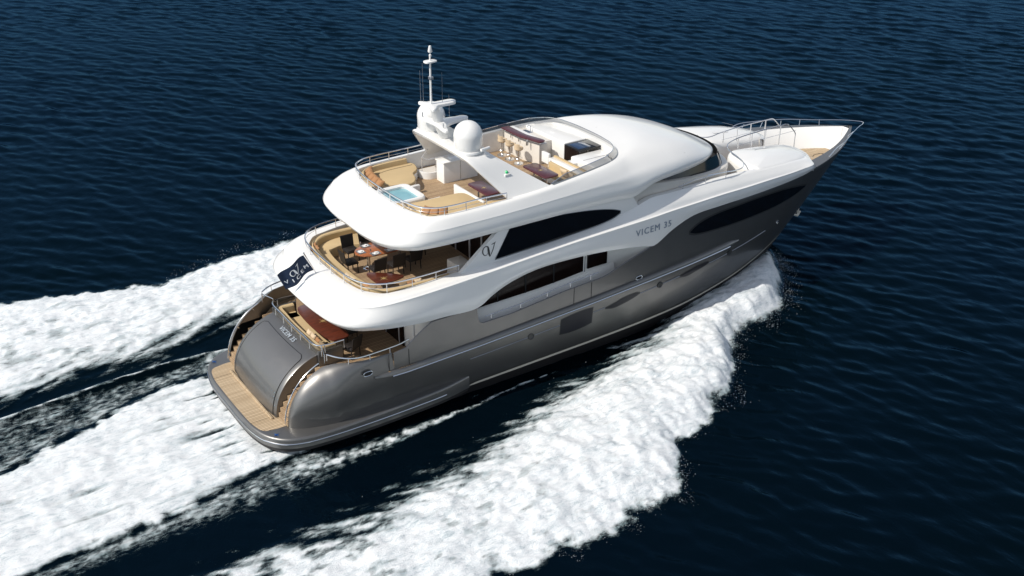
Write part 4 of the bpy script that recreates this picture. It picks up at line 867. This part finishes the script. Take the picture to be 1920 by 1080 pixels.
for x, y, lb in ((6.62, -.02, 'white plate and bowl on the starboard rim of the oval table nearest the stern'), (6.6, .82, 'white plate and bowl on the port rim of the oval table nearest the stern'), (7.25, -.05, 'white plate and bowl on the starboard rim at the middle of the oval table'), (7.25, .85, 'white plate and bowl on the port rim at the middle of the oval table')):
    dup(p0, (x, y, zt), 1.57, lb)
table('aft_deck_table', 'long dark red mahogany table with a brass star behind the stern sofa', (4.1, -.15, 2.4), so([(-.42, 1.45), (-.3, 1.62), (.3, 1.62), (.38, 1.45), (.46, 0), (.38, -1.45), (.3, -1.62), (-.3, -1.62), (-.42, -1.45), (-.56, 0)]), .74, MAHOG, [(0, .9), (0, -.9)], st=.24)
bm = BM(); 
table('sundeck_table', 'purple-brown oblong table with star inlay, aft of the radar arch leg', (10.72, -1.6, 7.1), rrect(-.35, -.74, .35, .74, .16, 5), .66, PURPLE, [(0, -.4), (0, .4)], st=.18)
table('sundeck_table', 'purple-brown oblong table with star inlay, forward of the radar arch beside two pillows', (13.66, -1.3, 7.1), rrect(-.36, -.85, .36, .85, .16, 5), .66, PURPLE, [(0, -.45), (0, .45)], st=.18)
def stool(label):
    t = thing('bar_stool', label, 'stool', (0, 0, 0), 0, 'cream bar stools at the purple counter')
    bm = BM(); lathe(bm, [(.22, 0), (.21, .02), (.05, .04), (.035, .06), (.035, .62)], (0, 0, 0), 16); mk('pedestal', bm, CHROME, t)
    bm = BM(); tube(bm, [(.15*math.cos(q), .15*math.sin(q), .25) for q in a[::3]], .01, 5, True); mk('foot_ring', bm, CHROME, t)
    bm = BM(); lathe(bm, [(.0, .60), (.14, .61), (.20, .66), (.20, .72), (.17, .75), (0, .75)], (0, 0, 0), 18); mk('seat', bm, BEIGEC, t)
    bm = BM(); P = [(-.19*math.cos(q), .19*math.sin(q)) for q in np.linspace(-1.2, 1.2, 10)]; grid(bm, [[(x, y, z) for x, y in P] for z in (.72, .92)]); grid(bm, [[(x*.8, y*.8, z) for x, y in P] for z in (.92, .72)]); grid(bm, [[(x, y, .92) for x, y in P], [(x*.8, y*.8, .92) for x, y in P]]); recalc(bm); mk('backrest', bm, BEIGEC, t)
    return t
s0 = stool('cream bar stool at the outboard end of the purple counter'); s0.location = (14.3, 2.5, 7.1)
dup(s0, (14.3, 1.9, 7.1), 0, 'cream bar stool in the middle of the three at the purple counter'); dup(s0, (14.32, 1.25, 7.1), 0, 'cream bar stool nearest the open end of the purple counter')
def pillow_bm(w_, l_, h_, e=.55, n=14):
    bm = BM(); rows = []
    for i in range(n+1):
        v = -1+2*i/n; row = []
        for j in range(n+1):
            u = -1+2*j/n; t_ = max(0, (1-u**4)*(1-v**4))**e; row.append((u, v, t_))
        rows.append(row)
    grid(bm, [[(u*w_/2*(1-.08*(1-v*v)), v*l_/2*(1-.08*(1-u*u)), t_*h_/2) for u, v, t_ in r] for r in rows]); grid(bm, [[(u*w_/2*(1-.08*(1-v*v)), v*l_/2*(1-.08*(1-u*u)), -t_*h_/2) for u, v, t_ in r] for r in rows], flip=True)
    weld(bm, .001); recalc(bm); return bm
PM = {}
def pillow(kind, m, w_, l_, h_, loc, rot, label, group, name='cushion'):
    key = (kind, m.name)
    if key not in PM: PM[key] = mk(name, pillow_bm(w_, l_, h_), m); o = PM[key]
    else: o = PM[key].copy(); C.objects.link(o)
    o.location = loc; o.rotation_euler = rot; tag(o, label, 'cushion', group); return o
for i, (x, y) in enumerate(((7.80, 2.62), (7.64, 2.25), (7.56, 1.86), (7.52, 1.48), (7.50, 1.10))):
    pillow('o', ORANGE, .48, .40, .20, (x, y, 7.70), (0, -.75, (-.6, -.35, -.15, 0, 0)[i]), ('rust orange cushion at the port corner of the round sunpad', 'rust orange cushion second from the port corner of the sunpad', 'rust orange cushion in the middle of the port sunpad row', 'rust orange cushion fourth from the port corner of the sunpad', 'rust orange cushion of the port sunpad row nearest the hot tub')[i], 'orange cushions on the port sunpad')
for i, (x, y) in enumerate(((7.70, -2.30), (7.90, -2.55), (8.18, -2.72))):
    pillow('o', ORANGE, .48, .40, .20, (x, y, 7.70), (0, -.75, (.4, .75, 1.1)[i]), ('rust orange cushion on the starboard sunpad nearest the hot tub', 'rust orange cushion in the middle of the starboard sunpad corner', 'rust orange cushion at the starboard rail corner of the sunpad')[i], 'orange cushions on the starboard sunpad')
for i, (x, y) in enumerate(((7.30, -1.3), (7.34, -1.75), (7.95, -3.0), (8.3, -3.05), (8.62, -3.07))):
    pillow('b', BEIGEC, .2, .40, .18, (x, y, 7.68), (0, 0, (0, .1, 1.2, 1.5, 1.57)[i]), ('beige bolster behind the hot tub on its starboard side', 'beige bolster second from the hot tub on the starboard sunpad', 'beige bolster below the orange cushions at the starboard corner rail', 'beige bolster along the starboard rail, second from the corner', 'beige bolster along the starboard rail, farthest forward')[i], 'beige bolsters round the starboard sunpad')
for i, (x, y) in enumerate(((14.42, -1.95), (14.4, -2.5))):
    pillow('g', BEIGEC, .44, .44, .17, (x, y, 7.68), (0, 1.15, (.15, -.2)[i]), ('beige square pillow on the settee by the forward purple table', 'beige square pillow against the side glass on the settee')[i], 'beige pillows on the settee')
for i, (x, y, r_) in enumerate(((4.95, 1.9, -.2), (4.98, 2.2, -.4), (4.84, -1.0, .0), (4.88, -1.35, .1), (5.05, -2.15, .3), (5.2, -2.45, .6), (6.3, -2.9, 1.57), (6.6, -2.92, 1.57), (6.9, -2.92, 1.5))):
    cm = (ORANGE, ORANGE, BEIGEC, GOLD if 0 else BEIGEC, ORANGE, TAND, TAND, ORANGE, BEIGEC)[i]
    pillow('s'+cm.name, cm, .36, .34, .15, (x, y, 5.18), (0, -1.0, r_), ('rust cushion at the port end of the curved stern sofa', 'rust cushion in the port corner of the curved stern sofa', 'sand cushion near the middle of the curved stern sofa', 'sand cushion starboard of the middle of the curved stern sofa', 'rust cushion near the starboard corner of the curved stern sofa', 'brown cushion in the starboard corner of the curved stern sofa', 'brown cushion on the side leg of the stern sofa, nearest the corner', 'rust cushion on the side leg of the stern sofa', 'sand cushion on the side leg of the stern sofa, farthest forward')[i], 'cushions on the curved stern sofa')
for i, (y, cm) in enumerate(((-.55, BEIGEC), (-.9, BEIGEC), (-1.3, ORANGE), (-1.62, TAND))):
    pillow('m'+cm.name, cm, .34, .34, .14, (3.30, y, 2.98), (0, -1.1, 0), ('sand cushion on the aft-deck sofa nearest its middle', 'sand cushion on the aft-deck sofa left of the rust one', 'rust cushion on the aft-deck sofa', 'brown cushion on the aft-deck sofa nearest its starboard arm')[i], 'cushions on the aft-deck sofa')
# flag at the stern of the bridge deck
fl = thing('stern_flag', 'dark blue flag with white emblem and letters streaming from a short pole over the stern', 'flag', (4.12, 0, 5.02))
bm = BM(); tube(bm, [(.0, 0, 0), (-.50, 0, 1.12)], .022, 8); lathe(bm, [(.035, 0), (.035, .03), (.0, .05)], (-.5, 0, 1.11), 10); mk('flag_pole', bm, CHROME, fl)
bm = BM(); lathe(bm, [(.09, -.04), (.08, .03), (.04, .05), (.04, .12)], (0, 0, -.02), 12); mk('pole_socket', bm, CHROME, fl)
def fpt(u, v, o=0):  # u 0..1 from pole to free end, v 0..1 from bottom to top
    x0, z0 = -.16-.36*v, .32+.72*v
    x = x0-1.13*u+.04*v*u; z = z0-.60*u**1.15+.03*math.sin(7*u); y = .10*math.sin(7.5*u+1.6*v)*u**.6+.06*u
    return (x, y+o, z)
bm = BM(); grid(bm, [[fpt(u, v) for u in np.linspace(0, 1, 31)] for v in np.linspace(0, 1, 13)]); recalc(bm); cl = mk('flag_cloth', bm, NAVY, fl)
def fl_uv(u, v): return fpt(.5-u*.36+0, .60+v*.42, -.012)
def fpt_r(s_, t_): return fpt(1-s_, t_, -.012)   # read from the free end to the pole
bm = emblem(lambda u, v: fpt_r(.50+u*.30, .62+v*.40)); mk('emblem', bm, LETTERW, cl, 0)
for i, ch in enumerate('VICEM'):
    bm = text_mesh(ch, lambda x, y, z: fpt_r(.14+.18*i+x*.78, .26+y*1.05-.12*math.sin(PI*i/4)+.10), .26, 0, .0, 1.0, .008); mk('letter', bm, LETTERW, cl, 0)
# ================================================================ SEA AND WAKE
def pn(x, y, seed):
    "2-D gradient noise, about -1..1"
    r = np.random.default_rng(seed); T = r.permutation(512); G = r.uniform(0, 2*PI, 512); gx, gy = np.cos(G), np.sin(G)
    xi = np.floor(x).astype(int); yi = np.floor(y).astype(int); fx = x-xi; fy = y-yi
    def g(i, j): 
        h = T[(T[(xi+i) % 512]+yi+j) % 512]; return gx[h]*(fx-i)+gy[h]*(fy-j)
    u = fx*fx*fx*(fx*(fx*6-15)+10); v = fy*fy*fy*(fy*(fy*6-15)+10)
    a = g(0, 0)+u*(g(1, 0)-g(0, 0)); b = g(0, 1)+u*(g(1, 1)-g(0, 1)); return 1.5*(a+v*(b-a))
def fbm(x, y, seed, o=4, gain=.5, ridge=False):
    s = 0; a = 1; t_ = 0
    for k in range(o):
        n_ = pn(x*2**k+17.3*k, y*2**k-9.1*k, seed+k); s = s+a*(1-2*np.abs(n_) if ridge else n_); t_ += a; a *= gain
    return s/t_
def sstep(a, b, x): t_ = np.clip((x-a)/(b-a), 0, 1); return t_*t_*(3-2*t_)
def axis(lo, hi, d, lo2, d2, hi2, d3):
    a = list(np.arange(lo, hi, d)); 
    x = a[-1]
    while x < hi2: x += d2; a.append(x)
    st_ = d2
    while x < 5200: st_ *= 1.25; x += st_; a.append(x)
    x = lo; st_ = d
    while x > -5200: st_ *= 1.25; x -= st_; a.insert(0, x)
    return np.array(a)
gx_ = axis(-13.5, 30, .095, 0, .20, 92, 0); gy_ = axis(-23.5, 17.5, .105, 0, .20, 81, 0)
X, Yg = np.meshgrid(gx_, gy_, indexing='ij')
near = 1-sstep(95, 240, np.hypot(X-30, Yg-25))
H = np.zeros_like(X); rw = np.random.default_rng(11)
main = math.radians(205)
for k in range(110):
    lam_ = .62*(3.6/.62)**(rw.random()**1.5); th = main+rw.normal(0, .40); kk = 2*PI/lam_
    amp = .0044*lam_*(.55+.6*rw.random())*(.5 if lam_ > 2.0 else 1)
    ph = kk*(X*math.cos(th)+Yg*math.sin(th))+rw.random()*2*PI+.9*pn(X/7+k, Yg/7, 900+k % 7)
    s_ = .5+.5*np.sin(ph); H += amp*.72*(2*s_**1.35-1.0)
H *= near*(1+.35*pn(X/16, Yg/16, 5))
aY = np.abs(Yg)
SI = [(-60, 13), (-30, 10), (-12, 7.9), (-4.8, 7.7), (-.7, 7.75), (3.6, 7.2), (5.6, 6.9), (8.5, 5.9), (10, 5.55), (13.3, 4.8), (17.5, 3.5), (19, 3.0), (21, 2.5), (28.6, .2), (30, 0)]
SO_ = [(-60, 24), (-30, 17.5), (-12, 14.2), (3.7, 13.4), (6.1, 13.4), (8.1, 13.6), (9.4, 13.3), (11.2, 13.4), (12.6, 12.0), (13.4, 10.9), (15.6, 10.2), (17.3, 9.7), (19.1, 8.1), (19.9, 6.9), (21.5, 6.0), (22.6, 6.1), (24.2, 5.6), (26.2, 3.9), (27.6, 2.2), (28.5, .9), (29, -.3), (40, -2)]
PI_ = [(-60, 7), (-30, 5.5), (-7.4, 5.25), (-5.5, 5.5), (-3.5, 5.85), (-.1, 5.9), (1.6, 6.1), (3, 6.8), (5.6, 6.6)]+SI[7:]
PO_ = [(-60, 27), (-30, 19), (-5.2, 15.1), (-2.4, 14.3), (1, 13.0), (4, 13.3), (5.5, 14.1), (8.9, 13.8), (11.2, 13.0)]+SO_[8:]
def T(tab, x): a = np.array(tab); return np.interp(x, a[:, 0], a[:, 1])
port = Yg > 0
yi = np.where(port, T(PI_, X), T(SI, X)); yo = np.where(port, T(PO_, X), T(SO_, X))
w1 = fbm(X/3.2, Yg/3.2, 31, 3); w2 = fbm(X/.9, Yg/.9, 41, 4); w3 = fbm(X/.32, Yg/.32, 51, 3)
strk = fbm((X*.94+aY*.34)/1.9, (aY*.94-X*.34)/.42, 61, 4)        # wisps running with the flow
lag = np.clip((27-X)/10, .12, 1)
di = aY-yi+(.75*w1+1.5*strk+.35*w2)*lag; do = yo-aY+(.75*w1+.5*w2+.22*w3)*np.clip(lag, .45, 1)
d_ = np.minimum(di, do)
Fb = sstep(-.7, 2.3, di)*sstep(-.3, .65, do)
Fb *= sstep(-16, -7, X) if 0 else 1
hol = fbm(X/1.1, Yg/.6, 71, 4); s0_ = np.clip((aY-yi)/(yo-yi+1e-6), 0, 1); strength = np.clip((X+14)/26, .35, 1)
Fb = Fb*(1-np.where(port, .4, .75)*sstep(.10, .5, hol+.25*(1-s0_))*(1-strength*.7))*(.80+.20*np.clip(strength+.5*strk+.4*w1, 0, 1))
s_ = np.clip((aY-yi)/(yo-yi+1e-6), 0, 1); Acr = np.interp(X, [-30, -5, 5, 12, 18, 22, 25.5, 27.5, 28.8], [.14, .26, .34, .5, .72, .85, .95, .55, .0])
wet = sstep(-1.2, .6, d_)
Hb = Acr*np.sin(PI*np.clip(s_, 0, 1)**1.25)**.8*sstep(-.4, 1.0, d_)
lump = .19*fbm(X/1.5, Yg/1.2, 81, 3)+.13*fbm(X/.55, Yg/.42, 91, 4, .62)+.06*np.abs(fbm(X/.3, Yg/.26, 97, 3))+.015*w3
# stern wash
yu = np.interp(X, [-60, -12, -8, -6.5, -4.5, -2.6, -.8, .6, 1.6], [-1, .6, 1.3, 2.1, 2.6, 3.5, 3.75, 3.7, 3.5]); yl = np.interp(X, [-60, -9, -4, -1.7, .3, 1.6], [-8, -5.0, -4.75, -4.25, -3.85, -3.7])
st2 = fbm(X/2.6, Yg/.38, 101, 4); dw_ = np.minimum(yu-Yg, Yg-yl)+.42*w2+.35*st2+.12*w3
Fw = sstep(-.15, .55, dw_)*sstep(2.2, 1.5, X)
gap = sstep(-3.2, .6, X)*sstep(.05, .35, st2+.25*pn(X/2, Yg/.8, 7)); Fw *= (1-.8*gap)*np.clip(.98+.75*fbm(X/4.2, Yg/.5, 141, 4)+.2*w2, .25, 1)
Hw = Fw*(.10+.12*st2)
# speckled water each side of the wash, crest lines, lace along the hull
sp_band = sstep(yu-.3, yu+.4, Yg)*sstep(5.0, 4.6, Yg)*sstep(3.0, .5, X)*(X > -14)+sstep(yl+.3, yl-.2, Yg)*sstep(-6.6, -4.9, Yg)*sstep(3.2, 1.5, X)
lace = fbm(X/.30, Yg/.16, 111, 4)
Fs = sp_band*np.clip(.36+.30*lace+.22*w2+.22*np.exp(-np.minimum(np.abs(Yg-yu), np.abs(Yg-yl))/.5), 0, .8)
l1 = np.interp(X, [-14, -7.5, -4.6, -1, .8, 3], [4.2, 4.6, 4.92, 5.15, 5.05, 4.7])+.05*pn(X/.8, X*0, 3); l2 = np.interp(X, [-14, -7.6, -4.8], [3.6, 3.85, 3.95])
Fl = .95*np.exp(-((Yg-l1)/.07)**2)*sstep(3.2, 2, X)+.7*np.exp(-((Yg-l2)/.05)**2)*sstep(-4.4, -5.2, X); Fl *= .55+.6*np.clip(lace+.4, 0, 1)
Hl = .22*np.exp(-((Yg-l1)/.22)**2)*sstep(3.5, 1.5, X)+.10*np.exp(-((Yg-l2)/.25)**2)*sstep(-4.2, -5.2, X)
hc = np.interp(X, [.8, 3, 6, 9, 12, 15], [4.55, 4.75, 4.55, 4.25, 4.05, 3.95]); hw_ = np.interp(X, [.5, 2, 5, 8, 11, 14], [.65, .55, .34, .16, .08, .03])
Fh = np.exp(-((aY-hc-.15*w1)/hw_)**2)*np.clip(.62+.9*fbm(X/.40, Yg/.22, 121, 4), 0, 1)*sstep(15, 11, X)*sstep(-.3, 1, X)*.95
Fh2 = .28*sstep(hc+.1, hc-.5, aY)*sstep(-.05, .35, fbm(X/.5, Yg/.12, 131, 4))*sstep(20, 15, X)*sstep(.5, 2, X)
F = np.clip(np.maximum.reduce([Fb, Fw, Fs, Fl, Fh, Fh2]), 0, 1)
calm = np.maximum(sstep(1.5, 0, np.abs(aY-.5*(yi+3.8))-(yi-3.8)*.5)*sstep(24, 15, X)*(X > -14), Fw)
inside = (aY < 3.4) & (X > 1.0) & (X < 28.4)
Z = H*(1-.72*wet)*(1-.6*calm)+Hb+lump*np.clip(Fb, 0, 1)*np.interp(X, [-30, 0, 20, 28], [.5, .8, 1.15, .5])+Hw+Hl+.06*Fh-.10*calm*sstep(-2, 5, X)
Z += .10*np.clip(Fw, 0, 1)*lump/.2
hbow = np.interp(X, [0, 16, 20, 23, 26, 28, 29], [3.5, 3.45, 3.05, 2.5, 1.5, .7, 0]); Z = np.where(inside & (aY < hbow-.35), -.6, Z)
def sheet(name, keep, m, lift=0, attr=None):
    ni, nj = X.shape; idx = np.arange(ni*nj).reshape(ni, nj)
    q = np.stack([idx[:-1, :-1], idx[1:, :-1], idx[1:, 1:], idx[:-1, 1:]], -1)[keep]
    used, inv = np.unique(q.ravel(), return_inverse=True)
    co = np.stack([X.ravel()[used], Yg.ravel()[used], Z.ravel()[used]+lift], 1).astype(np.float32); nf = len(q)
    me = bpy.data.meshes.new(name); me.vertices.add(len(co)); me.vertices.foreach_set('co', co.ravel())
    me.loops.add(nf*4); me.loops.foreach_set('vertex_index', inv.astype(np.int32)); me.polygons.add(nf)
    me.polygons.foreach_set('loop_start', np.arange(0, nf*4, 4, dtype=np.int32)); me.polygons.foreach_set('use_smooth', np.ones(nf, bool))
    if attr is not None:
        a_ = me.attributes.new('foam', 'FLOAT', 'POINT'); a_.data.foreach_set('value', attr.ravel()[used].astype(np.float32))
    me.update(calc_edges=True); me.validate(); me.materials.append(m); o = bpy.data.objects.new(name, me); C.objects.link(o); return o
SEA = mat('sea_water', (.0010, .0050, .0105), .08); t = NT(SEA)
mp_ = t.n.new('ShaderNodeMapping'); mp_.inputs['Rotation'].default_value = (0, 0, -math.radians(25)); mp_.inputs['Scale'].default_value = (1.0, .5, 1); t.link(t.pos(), mp_.inputs[0])
n1 = t.noise(2.0, 4, .62, mp_.outputs[0], .3); n2 = t.noise(7, 4, .6, mp_.outputs[0], .2)
hgt = t.math('ADD', n1, t.math('MULTIPLY', n2, .28)); nrm = t.bump(hgt, .6, .05)
gl = t.n.new('ShaderNodeBsdfGlossy'); gl.inputs['Color'].default_value = (.085, .225, .39, 1); gl.inputs['Roughness'].default_value = .09; t.link(nrm, gl.inputs['Normal'])
df = t.n.new('ShaderNodeBsdfDiffuse'); t.link(nrm, df.inputs['Normal'])
gust = t.noise(.035, 3, .5); t.link(t.ramp(gust, [(.35, (.0004, .0024, .0030)), (.65, (.0006, .0028, .0055))]), df.inputs['Color'])
fr_ = t.n.new('ShaderNodeFresnel'); fr_.inputs['IOR'].default_value = 1.33; t.link(nrm, fr_.inputs['Normal'])
mx_ = t.n.new('ShaderNodeMixShader'); t.link(fr_.outputs[0], mx_.inputs[0]); t.link(df.outputs[0], mx_.inputs[1]); t.link(gl.outputs[0], mx_.inputs[2])
t.link(mx_.outputs[0], t.n['Material Output'].inputs['Surface'])
sea = sheet('sea', np.ones((X.shape[0]-1, X.shape[1]-1), bool), SEA); sea['kind'] = 'structure'
FOAM = mat('sea_foam', (.80, .83, .84), .75); t = NT(FOAM)
at_ = t.n.new('ShaderNodeAttribute'); at_.attribute_name = 'foam'; fa = at_.outputs['Fac']
mpf = t.n.new('ShaderNodeMapping'); mpf.inputs['Scale'].default_value = (.36, 1, 1); t.link(t.pos(), mpf.inputs[0])
f1 = t.noise(7.5, 6, .68, mpf.outputs[0], .6); f2 = t.noise(26, 5, .68)
fn = t.math('ADD', t.math('MULTIPLY', t.math('SUBTRACT', t.math('ADD', t.math('MULTIPLY', f1, .68), t.math('MULTIPLY', f2, .32)), .5), 2.2), .5); f3 = t.noise(2.0, 6, .62, mpf.outputs[0], 1.0)
al = t.n.new('ShaderNodeMapRange'); al.interpolation_type = 'SMOOTHSTEP'; al.inputs['From Min'].default_value = -.08; al.inputs['From Max'].default_value = .72
t.link(t.math('SUBTRACT', t.math('MULTIPLY', fa, 1.5), t.math('MULTIPLY', fn, .9)), al.inputs['Value'])
t.link(al.outputs[0], t.b.inputs['Alpha'])
fcol = t.ramp(t.math('ADD', t.math('ADD', t.math('MULTIPLY', f1, .38), t.math('MULTIPLY', f2, .30)), t.math('MULTIPLY', f3, .32)), [(.38, (.36, .43, .46)), (.455, (.62, .66, .68)), (.52, (.76, .78, .79)), (.62, (.86, .865, .87))])
mt_ = t.n.new('ShaderNodeMix'); mt_.data_type = 'RGBA'; thin = t.n.new('ShaderNodeMapRange'); thin.inputs['From Min'].default_value = .18; thin.inputs['From Max'].default_value = .8; t.link(fa, thin.inputs['Value'])
t.link(thin.outputs[0], mt_.inputs['Factor']); mt_.inputs['A'].default_value = (.16, .27, .28, 1); t.link(fcol, mt_.inputs['B']); t.link(mt_.outputs['Result'], t.b.inputs['Base Color'])
t.link(t.bump(t.math('ADD', f1, t.math('MULTIPLY', f2, .7)), .75, .06), t.b.inputs['Normal'])
Fc = np.maximum.reduce([F[:-1, :-1], F[1:, :-1], F[1:, 1:], F[:-1, 1:]]) > .04
xc = X[:-1, :-1]; yc = Yg[:-1, :-1]; Fc &= (xc > -13.4) & (xc < 30) & (yc > -23) & (yc < 17.4)
wake = (np.maximum(Fb, Fh)[:-1, :-1] > np.maximum(Fw, Fs)[:-1, :-1])
for nm, k_ in (('starboard_bow_wave', (yc < 0) & wake), ('port_bow_wave', (yc >= 0) & wake), ('stern_wash', ~wake)):
    o = sheet('foam', Fc & k_, FOAM, .006, F); o['kind'] = 'stuff'; o['label'] = {'starboard_bow_wave': 'white churning bow wave along the near side of the yacht', 'port_bow_wave': 'white churning bow wave on the far side of the yacht', 'stern_wash': 'white frothing wash trailing behind the swim platform'}[nm]
# spray: droplets thrown along the outer edge of both bow waves
SPR = mat('spray_droplets', (.85, .87, .88), .6)
rs = np.random.default_rng(5); ND = 9000
px = 27.8-26*rs.random(ND)**2.2; sd2 = np.where(rs.random(ND) < .62, -1, 1)
yo_ = np.where(sd2 > 0, T(PO_, px), T(SO_, px)); yi_ = np.where(sd2 > 0, T(PI_, px), T(SI, px))
jit = rs.normal(0, 1, ND)*np.interp(px, [-10, 12, 19, 22, 27], [.16, .22, .3, .5, .55])+.02; edge = rs.random(ND) < .8
py = np.where(edge, yo_+jit+.3*np.sin(px*2.3)+.25*np.sin(px*5.1+1), yi_+rs.random(ND)*(yo_-yi_))
hz_ = np.interp(px, [-10, 10, 18, 22, 26, 28], [.25, .45, .8, 1.1, 1.2, .5]); pz = np.abs(rs.normal(0, .40, ND))*hz_+np.where(edge, .05, .45*hz_)
sz = .0025+.009*rs.random(ND)**5
tet = np.array([(1, 1, 1), (-1, -1, 1), (-1, 1, -1), (1, -1, -1)])*.8; fc = np.array([(0, 1, 2), (0, 3, 1), (0, 2, 3), (1, 3, 2)])
co = (np.stack([px, py*sd2, pz], 1)[:, None, :]+tet[None]*sz[:, None, None]*np.array([1.4, 1, 1])).reshape(-1, 3); fcs = (fc[None]+4*np.arange(ND)[:, None, None]).reshape(-1, 3)
me = bpy.data.meshes.new('spray'); me.vertices.add(len(co)); me.vertices.foreach_set('co', co.astype(np.float32).ravel()); me.loops.add(len(fcs)*3); me.loops.foreach_set('vertex_index', fcs.astype(np.int32).ravel())
me.polygons.add(len(fcs)); me.polygons.foreach_set('loop_start', np.arange(0, len(fcs)*3, 3, dtype=np.int32)); me.update(calc_edges=True); me.materials.append(SPR)
o = bpy.data.objects.new('spray', me); C.objects.link(o); o['kind'] = 'stuff'
